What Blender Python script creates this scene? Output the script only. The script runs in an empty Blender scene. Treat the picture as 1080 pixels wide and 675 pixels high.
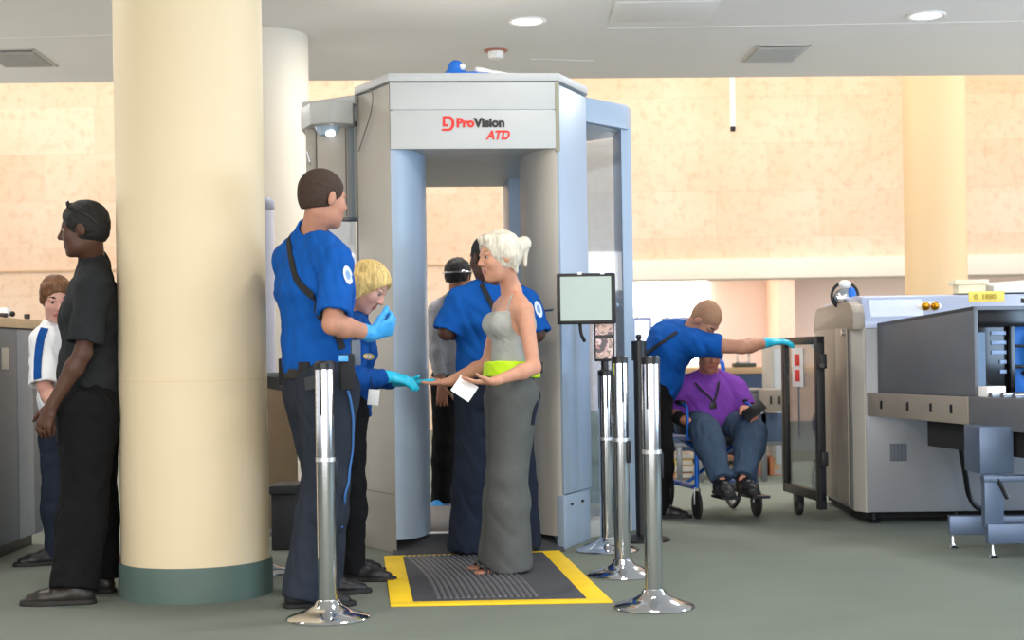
import bpy, bmesh, math, random
import numpy as np
from mathutils import Vector, Matrix
random.seed(7); rng = np.random.RandomState(5)
SC = bpy.context.scene; COL = SC.collection
F_PX = 1600.0; CAM_H = 1.06; ROLL = math.radians(0.9)
cR, sR = math.cos(ROLL), math.sin(ROLL)

def UV(px, py):
    u = px - 540.0; v = py - 375.0
    return u*cR - v*sR, u*sR + v*cR
D_OFF = 0.
def P(px, py, d):
    """point at distance d along the view from photograph coordinates"""
    U, V = UV(px, py); d = d+D_OFF
    return Vector((U*d/F_PX, d, CAM_H - V*d/F_PX))
def PZ(px, py, z):
    U, V = UV(px, py)
    d = (CAM_H - z)*F_PX/V
    return Vector((U*d/F_PX, d, z))

# ------------------------------------------------------------------ materials
def lin(c):
    if isinstance(c, str):
        c = c.lstrip('#'); c = [int(c[i:i+2], 16)/255 for i in (0, 2, 4)]
    return tuple((x/12.92 if x <= .04045 else ((x+.055)/1.055)**2.4) for x in c) + (1.0,)
MATS = {}
def mat(name, col, rough=.6, metal=0., var=.06, scale=9., bump=0., bscale=120., emit=None, estr=0., spec=.5, coat=0., alpha=None, trans=0., ior=1.45, sss=0.):
    if name in MATS: return MATS[name]
    m = bpy.data.materials.new(name); m.use_nodes = True
    nt = m.node_tree; N = nt.nodes; L = nt.links; b = N['Principled BSDF']
    c = lin(col)
    tc = N.new('ShaderNodeTexCoord')
    nz = N.new('ShaderNodeTexNoise'); nz.inputs['Scale'].default_value = scale; nz.inputs['Detail'].default_value = 4
    L.new(tc.outputs['Object'], nz.inputs['Vector'])
    rp = N.new('ShaderNodeMapRange'); rp.inputs[1].default_value = .25; rp.inputs[2].default_value = .75
    rp.inputs[3].default_value = 1-var; rp.inputs[4].default_value = 1+var
    L.new(nz.outputs['Fac'], rp.inputs[0])
    mx = N.new('ShaderNodeVectorMath'); mx.operation = 'SCALE'; mx.inputs[0].default_value = c[:3]
    L.new(rp.outputs[0], mx.inputs['Scale']); L.new(mx.outputs[0], b.inputs['Base Color'])
    b.inputs['Roughness'].default_value = rough; b.inputs['Metallic'].default_value = metal
    b.inputs['Specular IOR Level'].default_value = spec
    b.inputs['Coat Weight'].default_value = coat
    b.inputs['IOR'].default_value = ior
    b.inputs['Transmission Weight'].default_value = trans
    if sss: 
        b.inputs['Subsurface Weight'].default_value = sss; b.inputs['Subsurface Scale'].default_value = .02
    if bump:
        n2 = N.new('ShaderNodeTexNoise'); n2.inputs['Scale'].default_value = bscale; n2.inputs['Detail'].default_value = 3
        L.new(tc.outputs['Object'], n2.inputs['Vector'])
        bp = N.new('ShaderNodeBump'); bp.inputs['Strength'].default_value = bump; bp.inputs['Distance'].default_value = .004
        L.new(n2.outputs['Fac'], bp.inputs['Height']); L.new(bp.outputs[0], b.inputs['Normal'])
    if emit is not None:
        b.inputs['Emission Color'].default_value = lin(emit); b.inputs['Emission Strength'].default_value = estr
    MATS[name] = m
    return m

# ------------------------------------------------------------------ object helpers
ORIG = {}
def link(o, parent=None):
    COL.objects.link(o)
    if parent is not None: o.parent = parent
    return o
def thing(name, label, cat, loc=(0, 0, 0), rz=0., group=None):
    o = bpy.data.objects.new(name, None); o.empty_display_size = .1
    COL.objects.link(o); o.location = loc; o.rotation_euler = (0, 0, rz)
    o['label'] = label; o['category'] = cat
    if group: o['group'] = group
    return o
def tag(o, label, cat, group=None):
    o['label'] = label; o['category'] = cat
    if group: o['group'] = group
    return o
def struct(o): o['kind'] = 'structure'; return o

class MB:
    """collects shapes into one mesh"""
    def __init__(s): s.bm = bmesh.new()
    def _add(s, bm2, M=None, mi=0):
        if M is not None: bmesh.ops.transform(bm2, matrix=M, verts=bm2.verts)
        for f in bm2.faces: f.material_index = mi
        me = bpy.data.meshes.new('t'); bm2.to_mesh(me); bm2.free()
        s.bm.from_mesh(me); bpy.data.meshes.remove(me)
        return s
    def box(s, x0, x1, y0, y1, z0, z1, bev=0., M=None, mi=0, seg=2):
        b = bmesh.new(); bmesh.ops.create_cube(b, size=1)
        for v in b.verts:
            v.co = Vector(((x0+x1)/2+v.co.x*(x1-x0), (y0+y1)/2+v.co.y*(y1-y0), (z0+z1)/2+v.co.z*(z1-z0)))
        if bev:
            bev = min(bev, .45*min(abs(x1-x0), abs(y1-y0), abs(z1-z0)))
            bmesh.ops.bevel(b, geom=list(b.edges), offset=bev, segments=seg, affect='EDGES', profile=.6)
        return s._add(b, M, mi)
    def prism(s, pts, z0, z1, bev=0., M=None, mi=0):
        b = bmesh.new(); n = len(pts)
        lo = [b.verts.new((p[0], p[1], z0 if len(p) < 3 else p[2])) for p in pts]
        hi = [b.verts.new((p[0], p[1], z1 if len(p) < 4 else p[3])) for p in pts]
        b.faces.new(lo[::-1]); b.faces.new(hi)
        for i in range(n): b.faces.new((lo[i], lo[(i+1) % n], hi[(i+1) % n], hi[i]))
        bmesh.ops.recalc_face_normals(b, faces=b.faces)
        if bev: bmesh.ops.bevel(b, geom=list(b.edges), offset=bev, segments=2, affect='EDGES', profile=.6)
        return s._add(b, M, mi)
    def lathe(s, prof, n=32, c=(0, 0, 0), M=None, mi=0):
        b = bmesh.new(); rings = []
        for r, z in prof:
            if r < 1e-6: rings.append([b.verts.new((c[0], c[1], c[2]+z))])
            else: rings.append([b.verts.new((c[0]+r*math.cos(2*math.pi*i/n), c[1]+r*math.sin(2*math.pi*i/n), c[2]+z)) for i in range(n)])
        for a, q in zip(rings, rings[1:]):
            if len(a) == 1 and len(q) == 1: continue
            for i in range(n):
                j = (i+1) % n
                if len(a) == 1: b.faces.new((a[0], q[j], q[i]))
                elif len(q) == 1: b.faces.new((a[i], a[j], q[0]))
                else: b.faces.new((a[i], a[j], q[j], q[i]))
        if len(rings[0]) > 1: b.faces.new(rings[0])
        if len(rings[-1]) > 1: b.faces.new(rings[-1][::-1])
        bmesh.ops.recalc_face_normals(b, faces=b.faces)
        return s._add(b, M, mi)
    def tube(s, pts, r, n=10, M=None, mi=0, closed=False):
        pts = [Vector(p) for p in pts]; b = bmesh.new(); rings = []
        N = len(pts); up = Vector((0, 0, 1))
        for i, p in enumerate(pts):
            if closed: t = (pts[(i+1) % N]-pts[i-1])
            else: t = (pts[min(i+1, N-1)]-pts[max(i-1, 0)])
            t.normalize()
            if i == 0: a = t.orthogonal().normalized()
            else: a = (a - t*a.dot(t)).normalized()
            c = t.cross(a); rr = r[i] if isinstance(r, (list, tuple)) else r
            rings.append([b.verts.new(p+(a*math.cos(2*math.pi*k/n)+c*math.sin(2*math.pi*k/n))*rr) for k in range(n)])
        prs = list(zip(rings, rings[1:]))
        for a_, q in prs:
            for k in range(n): b.faces.new((a_[k], a_[(k+1) % n], q[(k+1) % n], q[k]))
        if closed:
            # match start offset
            a_, q = rings[-1], rings[0]
            best = min(range(n), key=lambda o: (a_[0].co-q[o].co).length)
            for k in range(n): b.faces.new((a_[k], a_[(k+1) % n], q[(k+1+best) % n], q[(k+best) % n]))
        else:
            b.faces.new(rings[0][::-1]); b.faces.new(rings[-1])
        bmesh.ops.recalc_face_normals(b, faces=b.faces)
        return s._add(b, M, mi)
    def ell(s, c, r, M=None, mi=0, seg=20):
        b = bmesh.new(); bmesh.ops.create_uvsphere(b, u_segments=seg, v_segments=seg//2, radius=1)
        for v in b.verts: v.co = Vector((c[0]+v.co.x*r[0], c[1]+v.co.y*r[1], c[2]+v.co.z*r[2]))
        return s._add(b, M, mi)
    def build(s, name, mats, parent=None, smooth=True, origin=None):
        me = bpy.data.meshes.new(name); 
        if origin is not None: bmesh.ops.translate(s.bm, verts=s.bm.verts, vec=-Vector(origin))
        s.bm.to_mesh(me); s.bm.free()
        if not isinstance(mats, (list, tuple)): mats = [mats]
        for m in mats: me.materials.append(m)
        if smooth:
            me.polygons.foreach_set('use_smooth', [True]*len(me.polygons))
            try: me.set_sharp_from_angle(angle=math.radians(38))
            except Exception: pass
        o = bpy.data.objects.new(name, me)
        link(o, parent)
        return o
def arc(cx, cy, r, a0, a1, n):
    return [(cx+r*math.cos(a0+(a1-a0)*i/n), cy+r*math.sin(a0+(a1-a0)*i/n)) for i in range(n+1)]
def smooth_path(pts, n=6):
    """Catmull-Rom"""
    pts = [Vector(p) for p in pts]; out = []
    q = [pts[0]*2-pts[1]]+pts+[pts[-1]*2-pts[-2]]
    for i in range(1, len(q)-2):
        p0, p1, p2, p3 = q[i-1:i+3]
        for k in range(n):
            t = k/n
            out.append(.5*((2*p1)+(-p0+p2)*t+(2*p0-5*p1+4*p2-p3)*t*t+(-p0+3*p1-3*p2+p3)*t**3))
    out.append(pts[-1]); return out
# ------------------------------------------------------------------ implicit surfaces for bodies and cloth
def A3(v): return np.array([v[0], v[1], v[2]], dtype=np.float64)
def unit(v):
    v = A3(v); return v/max(np.linalg.norm(v), 1e-9)
class SDF:
    def __init__(s, res=.006): s.res = res; s.pr = []
    def ecap(s, a, b, ra, rb, lat=None, k=.02, op='u', ef=1., planes=None):
        """tapered capsule; ra, rb = radius or (lateral, depth) radii"""
        a = A3(a); b = A3(b)
        if not isinstance(ra, (tuple, list)): ra = (ra, ra)
        if not isinstance(rb, (tuple, list)): rb = (rb, rb)
        s.pr.append(('c', a, b, ra, rb, lat, k, op, ef, planes)); return s
    def ell(s, c, r, X=None, Y=None, k=.02, op='u', planes=None):
        """ellipsoid: radii r along X, Y, X x Y"""
        X = unit(X) if X is not None else np.array([1., 0, 0]); 
        Y = A3(Y) if Y is not None else np.array([0., 1, 0])
        Y = unit(Y-X*np.dot(X, Y)); Z = np.cross(X, Y)
        if not isinstance(r, (tuple, list)): r = (r, r, r)
        s.pr.append(('e', A3(c), (X, Y, Z), r, None, None, k, op, 1., planes)); return s
    def mesh(s, fold=None, pad=.03):
        lo = np.full(3, 1e9); hi = -lo
        for p in s.pr:
            if p[7] != 'u': continue
            if p[0] == 'c':
                m = max(max(p[3]), max(p[4]))
                lo = np.minimum(lo, np.minimum(p[1], p[2])-m); hi = np.maximum(hi, np.maximum(p[1], p[2])+m)
            else: lo = np.minimum(lo, p[1]-max(p[3])); hi = np.maximum(hi, p[1]+max(p[3]))
        lo -= pad; hi += pad; h = s.res
        n = np.ceil((hi-lo)/h).astype(int)+1
        ax = [lo[i]+h*np.arange(n[i]) for i in range(3)]
        BIG = .06; V = np.full(n, BIG, dtype=np.float32)
        for (ty, a, b, ra, rb, lat, k, op, ef, planes) in s.pr:
            if ty == 'c':
                m = max(max(ra), max(rb))*max(1, ef)+k+2*h+.012; l0 = np.minimum(a, b)-m; h0 = np.maximum(a, b)+m
            else: m = max(ra)+k+2*h+.012; l0 = a-m; h0 = a+m
            i0 = np.clip(((l0-lo)/h).astype(int), 0, n-1); i1 = np.clip(((h0-lo)/h).astype(int)+2, 1, n)
            if np.any(i1 <= i0): continue
            X = ax[0][i0[0]:i1[0], None, None]; Y = ax[1][None, i0[1]:i1[1], None]; Z = ax[2][None, None, i0[2]:i1[2]]
            if ty == 'c':
                D = b-a; L = max(np.linalg.norm(D), 1e-6); D = D/L
                dx, dy, dz = X-a[0], Y-a[1], Z-a[2]
                t = dx*D[0]+dy*D[1]+dz*D[2]; tc = np.clip(t/L, 0, 1); qa = t-tc*L
                if lat is None: l_ = np.cross(D, [0.31, .2, .93])
                else: l_ = A3(lat)
                l_ = unit(l_-D*np.dot(l_, D)); e_ = np.cross(D, l_)
                ql = dx*l_[0]+dy*l_[1]+dz*l_[2]; qd = dx*e_[0]+dy*e_[1]+dz*e_[2]
                rl = ra[0]+(rb[0]-ra[0])*tc; rd = ra[1]+(rb[1]-ra[1])*tc; rm = np.minimum(rl, rd); r3 = rm*ef
                kk = np.sqrt((ql/rl)**2+(qd/rd)**2+(qa/r3)**2)
                g = np.sqrt((ql/rl**2)**2+(qd/rd**2)**2+(qa/r3**2)**2)+1e-9
                d = np.where(kk < .3, -(1-kk)*rm, kk*(kk-1)/g)
            else:
                EX, EY, EZ = b; dx, dy, dz = X-a[0], Y-a[1], Z-a[2]
                q = [(dx*E[0]+dy*E[1]+dz*E[2]) for E in (EX, EY, EZ)]
                kk = np.sqrt(sum((q[i]/ra[i])**2 for i in range(3)))
                g = np.sqrt(sum((q[i]/ra[i]**2)**2 for i in range(3)))+1e-9
                d = np.where(kk < .3, -(1-kk)*min(ra), kk*(kk-1)/g)
            if planes:
                for (pt, nm) in planes:
                    nm = unit(nm); pt = A3(pt)
                    d = np.maximum(d, (X-pt[0])*nm[0]+(Y-pt[1])*nm[1]+(Z-pt[2])*nm[2])
            sl = (slice(i0[0], i1[0]), slice(i0[1], i1[1]), slice(i0[2], i1[2]))
            c = V[sl]
            if op == 'u':
                hh = np.maximum(k-np.abs(c-d), 0)/k; V[sl] = np.minimum(c, d)-hh*hh*k*.25
            else:
                d = -d; hh = np.maximum(k-np.abs(c-d), 0)/k; V[sl] = np.maximum(c, d)+hh*hh*k*.25
        if fold:
            amp, fr, seed, up = fold
            X = ax[0][:, None, None]; Y = ax[1][None, :, None]; Z = ax[2][None, None, :]
            rs = np.random.RandomState(seed); w = 0.
            wx = np.sin(X*fr*.7+Z*fr*.45+seed)+np.sin(Y*fr*.6-Z*fr*.3+1.3*seed)
            for q in range(3):
                kx, ky, kz = rs.normal(size=3)*fr*np.array([1, 1, up]); ph = rs.rand()*6
                w = w + (1-2*np.abs(np.sin((X*kx+Y*ky+Z*kz)*.5+ph+.9*wx)))/3
            V = V + (amp*w).astype(np.float32)
        V[[0, -1]] = BIG; V[:, [0, -1]] = BIG; V[:, :, [0, -1]] = BIG
        return s._nets(V, lo, h)
    @staticmethod
    def _nets(V, lo, h):
        S = V < 0
        c8 = [S[i:S.shape[0]-1+i, j:S.shape[1]-1+j, k:S.shape[2]-1+k] for i in (0, 1) for j in (0, 1) for k in (0, 1)]
        cnt = sum(c.astype(np.int8) for c in c8); act = (cnt > 0) & (cnt < 8)
        idx = np.full(act.shape, -1, dtype=np.int64); I = np.argwhere(act); idx[act] = np.arange(len(I))
        cor = [(i, j, k) for i in (0, 1) for j in (0, 1) for k in (0, 1)]
        vals = np.stack([V[I[:, 0]+i, I[:, 1]+j, I[:, 2]+k] for i, j, k in cor], 1)
        acc = np.zeros((len(I), 3)); n = np.zeros(len(I))
        for p in range(8):
            for q in range(p+1, 8):
                df = np.abs(np.array(cor[p])-np.array(cor[q]))
                if df.sum() != 1: continue
                a, b = vals[:, p], vals[:, q]; m = (a < 0) != (b < 0)
                t = np.where(m, a/np.where(m, a-b, 1), 0)
                pos = np.array(cor[p])[None]+t[:, None]*(np.array(cor[q])-np.array(cor[p]))[None]
                acc += pos*m[:, None]; n += m
        pts = (I+acc/n[:, None])*h+lo
        quads = []
        for axn in range(3):
            o1, o2 = [(1, 2), (2, 0), (0, 1)][axn]
            sa = [slice(1, -1)]*3; sa[axn] = slice(0, -1)
            sb = [slice(1, -1)]*3; sb[axn] = slice(1, None)
            A = S[tuple(sa)]; B = S[tuple(sb)]
            E = np.argwhere(A != B)
            if not len(E): continue
            off = np.ones(3, int); off[axn] = 0; G = E+off
            inside = A[tuple(E.T)]
            def cell(d1, d2):
                g = G.copy(); g[:, o1] -= d1; g[:, o2] -= d2
                return idx[g[:, 0], g[:, 1], g[:, 2]]
            q = np.stack([cell(1, 1), cell(0, 1), cell(0, 0), cell(1, 0)], 1)
            q[~inside] = q[~inside][:, ::-1]; quads.append(q)
        quads = np.concatenate(quads); quads = quads[(quads >= 0).all(1)]
        return pts, quads
def relax(pts, quads, it=2):
    for _ in range(it):
        acc = np.zeros_like(pts); n = np.zeros(len(pts))
        for a, b in ((0, 1), (1, 2), (2, 3), (3, 0)):
            np.add.at(acc, quads[:, a], pts[quads[:, b]]); np.add.at(n, quads[:, a], 1)
            np.add.at(acc, quads[:, b], pts[quads[:, a]]); np.add.at(n, quads[:, b], 1)
        pts = pts*.5+.5*acc/np.maximum(n, 1)[:, None]
    return pts
def sdf_obj(name, sdf, mats, parent, org, fold=None, zones=None, it=1):
    pts, q = sdf.mesh(fold=fold); pts = relax(pts, q, it)
    if not isinstance(mats, (list, tuple)): mats = [mats]
    me = bpy.data.meshes.new(name)
    me.vertices.add(len(pts)); me.vertices.foreach_set('co', (pts-A3(org)).astype(np.float32).ravel())
    me.loops.add(len(q)*4); me.loops.foreach_set('vertex_index', q.astype(np.int32).ravel())
    me.polygons.add(len(q)); me.polygons.foreach_set('loop_start', np.arange(0, 4*len(q), 4, dtype=np.int32))
    if zones:
        c = pts[q].mean(1); mi = np.zeros(len(q), dtype=np.int32)
        for (ctr, axs, rad, k) in zones:
            d = c-A3(ctr); m = sum((d@unit(a)/r)**2 for a, r in zip(axs, rad)) < 1
            mi[m] = k
        me.polygons.foreach_set('material_index', mi)
    for m in mats: me.materials.append(m)
    me.update(calc_edges=True); me.validate()
    me.polygons.foreach_set('use_smooth', [True]*len(me.polygons))
    o = bpy.data.objects.new(name, me); link(o, parent)
    return o
# ------------------------------------------------------------------ people
V3 = lambda *a: np.array(a, dtype=np.float64)
class Frame:
    def __init__(s, c, F, U, sc=1.):
        s.c = A3(c); s.F = unit(F); U = A3(U); s.U = unit(U-s.F*np.dot(U, s.F)); s.R = np.cross(s.F, s.U); s.s = sc
    def __call__(s, f, r, u): return s.c+s.s*(s.F*f+s.R*r+s.U*u)
def lerp(a, b, t): return A3(a)*(1-t)+A3(b)*t

def head_prims(S, H, fem=False, neck_to=None, nr=.056):
    s = H.s; g = lambda *r: tuple(x*s for x in r)
    E = lambda c, r, k=.02, op='u': S.ell(c, g(*r), X=H.F, Y=H.R, k=k*s, op=op)
    E(H(-.012, 0, .035), (.094, .074, .083))                    # cranium (F,R,U)
    E(H(.030, 0, -.028), (.060, .058, .080), .03)               # face
    E(H(.028, 0, -.075), (.050, .046 if not fem else .041, .034), .03)
    E(H(.066, 0, -.098), (.020, .020, .016), .02)               # chin
    for q in (-1, 1):
        E(H(.058, q*.036, -.024), (.026, .022, .028), .02)      # cheek
        E(H(.093, q*.031, .008), (.014, .019, .011), .012, 's') # socket
        S.ecap(H(.078, q*.012, .026), H(.066, q*.046, .026), .010*s, .008*s, k=.014*s)
        S.ell(H(-.004, q*.076, -.004), g(.020, .009, .032), X=unit(H.F*.95+H.U*-.25-H.R*q*.35), Y=H.R, k=.006*s)
        S.ell(H(.002, q*.086, .0), g(.009, .007, .018), X=H.F, Y=H.R, k=.006*s, op='s')
    S.ecap(H(.080, 0, .020), H(.104, 0, -.024), .008*s, .0125*s, k=.012*s)   # nose
    for q in (-1, 1): S.ell(H(.094, q*.012, -.029), g(.010, .008, .008), X=H.F, Y=H.R, k=.006*s)
    for q in (-1, 1): S.ell(H(.077, q*.031, .0185), g(.0115, .019, .0065), X=H.F, Y=H.R, k=.005*s)
    S.ecap(H(.082, -.019, -.056), H(.082, .019, -.056), .008*s, .008*s, k=.008*s)
    S.ecap(H(.080, -.016, -.068), H(.080, .016, -.068), .0085*s, .0085*s, k=.008*s)
    E(H(.098, 0, -.062), (.010, .020, .0022), .004, 's')
    if neck_to is not None:
        S.ecap(H(-.028, 0, -.050), neck_to, nr*.93*s, nr*1.0*s, k=.03)
def hair_prims(S, H, grow=.010, front=.062, low=-.055, ear=True):
    """shell of hair over the cranium, cut away from the face and below the hairline"""
    s = H.s
    a = (.094+grow)*s, (.074+grow)*s, (.083+grow)*s
    nape = [(H(0, 0, low), H.F*.25-H.U)]
    S.ell(H(-.014, 0, .036), a, X=H.F, Y=H.R, k=.01, planes=nape)
    S.ell(H(-.030, 0, -.004), ((.074+grow)*s, (.064+grow)*s, .075*s), X=H.F, Y=H.R, k=.02, planes=nape)
    # face opening
    S.ell(H(.105, 0, -.030), (.072*s, .082*s, .100*s), X=H.F, Y=H.R, k=.012, op='s')
    for q in ((-1, 1) if ear else ()):
        S.ell(H(.004, q*.085, -.020), (.028*s, .026*s, .040*s), X=H.F, Y=H.R, k=.008, op='s')
def hand_prims(S, W, D, N, T, size=1., curl=(.35, .4, .3), infl=0., spread=.07, thumb=(.62, .62, .25), k=.006):
    D = unit(D); N = A3(N); N = unit(N-D*np.dot(N, D)); T0 = np.cross(D, N); T = T0 if np.dot(T0, A3(T)) > 0 else -T0
    W = A3(W); z = size
    S.ecap(W-D*.02*z, W+D*.03*z, (.028*z+infl, .020*z+infl), (.034*z+infl, .016*z+infl), lat=T, k=.012)
    S.ecap(W+D*.03*z, W+D*.082*z, (.036*z+infl, .0155*z+infl), (.040*z+infl, .012*z+infl), lat=T, k=.012)
    L = (.074, .083, .077, .060)
    for i in range(4):
        off = .030-.020*i; base = W+D*(.084-abs(i-1)*.004)*z+T*off*z
        d0 = unit(D+T*spread*(1.4-i)); ang = 0.; p = base; fr = (.46, .30, .24); rr = (.0095, .0085, .0078, .0068)
        c = curl if not isinstance(curl[0], (tuple, list)) else curl[i]
        for j in range(3):
            ang += c[j]; dj = d0*math.cos(ang)+N*math.sin(ang); q = p+dj*L[i]*fr[j]*z*1.05
            S.ecap(p, q, rr[j]*z+infl, rr[j+1]*z+infl, k=k); p = q
    b = W+D*.022*z+T*.026*z; d1 = unit(D*thumb[0]+T*thumb[1]+N*thumb[2])
    m = b+d1*.040*z; S.ecap(b, m, .014*z+infl, .0105*z+infl, k=.010)
    d2 = unit(d1+D*.5+N*.15); S.ecap(m, m+d2*.030*z, .0105*z+infl, .0085*z+infl, k=k)
    d3 = unit(d2+N*.3); S.ecap(m+d2*.030*z, m+d2*.030*z+d3*.022*z, .009*z+infl, .0075*z+infl, k=k)
def arm_prims(S, sh, el, wr, s=1., infl=0., f=1., k=.02):
    S.ecap(sh, el, (.050*s*f+infl), (.037*s*f+infl), k=k)
    m = lerp(el, wr, .28)
    S.ecap(el, m, (.038*s*f+infl), (.041*s*f+infl), k=k)
    S.ecap(m, wr, (.041*s*f+infl), (.025*s*f+infl), k=k)
def torso_prims(S, J, c, infl=0., k=.05, low=True, planes=None):
    s = c.get('s', 1.); w = c.get('w', 1.); dp = c.get('dp', 1.); fem = c.get('fem', False)
    pel = lerp(J['hipR'], J['hipL'], .5); nk = A3(J['neck']); lat = A3(J['shR'])-A3(J['shL'])
    bow = A3(c.get('bow', (0, 0, 0)))
    wa = lerp(pel, nk, .30)+bow*.7; ch = lerp(pel, nk, .66)+bow; up = lerp(pel, nk, .88)+bow*.4
    I = infl; P_ = [(.150, .105), (.122 if fem else .138, .090 if fem else .102), (.145 if fem else .168, .112), (.120, .080)]
    P_ = [(a*s*w+I, b*s*dp+I) for a, b in P_]
    if low: S.ecap(pel, wa, P_[0], P_[1], lat=J['hipR']-A3(J['hipL']), k=k, planes=planes)
    S.ecap(wa, ch, P_[1], P_[2], lat=lat, k=k, planes=planes)
    S.ecap(ch, up, P_[2], P_[3], lat=lat, k=k, ef=.5, planes=planes)
    for q in ('R', 'L'):
        sh = A3(J['sh'+q]); S.ecap(lerp(nk, sh, .25)-unit(nk-pel)*.02, sh, .050*s+I, .050*s+I, k=.05)
        S.ecap(nk+unit(nk-pel)*.035, lerp(nk, sh, .72)+unit(nk-pel)*.018, .034*s+I, .032*s+I, k=.05)
        S.ecap(lerp(sh, ch, .25), lerp(sh, ch, .62), .055*s+I, .07*s+I, k=.06, planes=planes)
    if c.get('belly'):
        bf = unit(c['bf']); S.ell(wa+bf*.06*s-unit(nk-pel)*.02, (c['belly']*s+I, c['belly']*.95*s+I, c['belly']*s+I), k=.07, planes=planes)
    if fem and c.get('bust', True):
        bf = unit(c['bf']); lt = unit(lat)
        for q in (-1, 1): S.ell(lerp(pel, nk, .68)+bow+bf*.085*s+lt*q*.066*s, (.052*s+I,)*3, k=.035)
    return pel, wa, ch, up
def leg_prims(S, J, q, s=1., infl=0., w=1., k=.04, flare=0., hem=None, hemr=None):
    h, kn, an = [A3(J[x+q]) for x in ('hip', 'kn', 'an')]
    pl = None
    if hem is not None: pl = [(an+unit(kn-an)*hem, an-kn)]
    S.ecap(h, kn, .088*s*w+infl, .058*s*w+infl, k=k)
    m = lerp(kn, an, .3)
    S.ecap(kn, m, .058*s*w+infl, (.056+flare*.3)*s*w+infl, k=k)
    e = an-unit(kn-an)*.03
    S.ecap(m, e, (.056+flare*.3)*s*w+infl, (hemr or (.038+flare)*s)+infl, k=k, planes=pl)
def shoe(name, S_an, fd, gz, parent, org, m_up, m_sole, s=1., res=.006, boot=True, up=None, label=None):
    """an = ankle, fd = toe direction, gz = height of the sole's underside; up = foot's own up"""
    up = unit(up) if up is not None else V3(0, 0, 1)
    fd = A3(fd); fd = unit(fd-up*np.dot(fd, up)); lt = np.cross(fd, up); A = A3(S_an)
    A = A-up*(np.dot(A-A3(org), up)-gz) if gz is not None else A    # point on the ground under the ankle
    B = SDF(res)
    g = [(A+up*.012*s, -up)]
    B.ecap(A-fd*.040*s+up*.035*s, A+fd*.12*s+up*.030*s, (.036*s, .042*s), (.046*s, .030*s), lat=lt, k=.02, planes=g)
    B.ecap(A+fd*.10*s+up*.028*s, A+fd*.165*s+up*.022*s, (.046*s, .030*s), (.036*s, .022*s), lat=lt, k=.02, planes=g)
    B.ecap(A+fd*.0*s+up*.05*s, A+fd*.065*s+up*.058*s, (.034*s, .03*s), (.030*s, .022*s), lat=lt, k=.02)
    B.ecap(A-fd*.01*s+up*.04*s, A-fd*.012*s+up*(.10 if boot else .075)*s, .038*s, .040*s, k=.02)
    for i in range(4):
        c0 = A+fd*(.045+.018*i)*s+up*(.083-.010*i)*s
        B.ecap(c0-lt*.018*s, c0+lt*.018*s, .004*s, .004*s, k=.003)
    o = sdf_obj(name, B, m_up, parent, org)
    if label: o['label'] = label
    Q = SDF(res*.8); pl = [(A+up*.020*s, up), (A, -up)]
    Q.ecap(A-fd*.042*s, A+fd*.12*s, (.040*s, .05*s), (.050*s, .05*s), lat=lt, k=.01, planes=pl)
    Q.ecap(A+fd*.10*s, A+fd*.170*s, (.050*s, .05*s), (.039*s, .05*s), lat=lt, k=.01, planes=pl)
    sdf_obj('sole', Q, m_sole, o, org, it=0)
    return o
def eye_obj(H, q, parent, org):
    m = MB(); c = H(.0735, q*.031, .006); r = .0118*H.s
    m.ell(c, (r, r, r), seg=12); c2 = c+H.F*.0042*H.s; m.ell(c2, (r*.74,)*3, mi=1, seg=10)
    return m.build('eye', [mat('eye_white', '#9c8f86', .4), mat('eye_iris', '#2a1c14', .2)], parent, origin=org)

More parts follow.
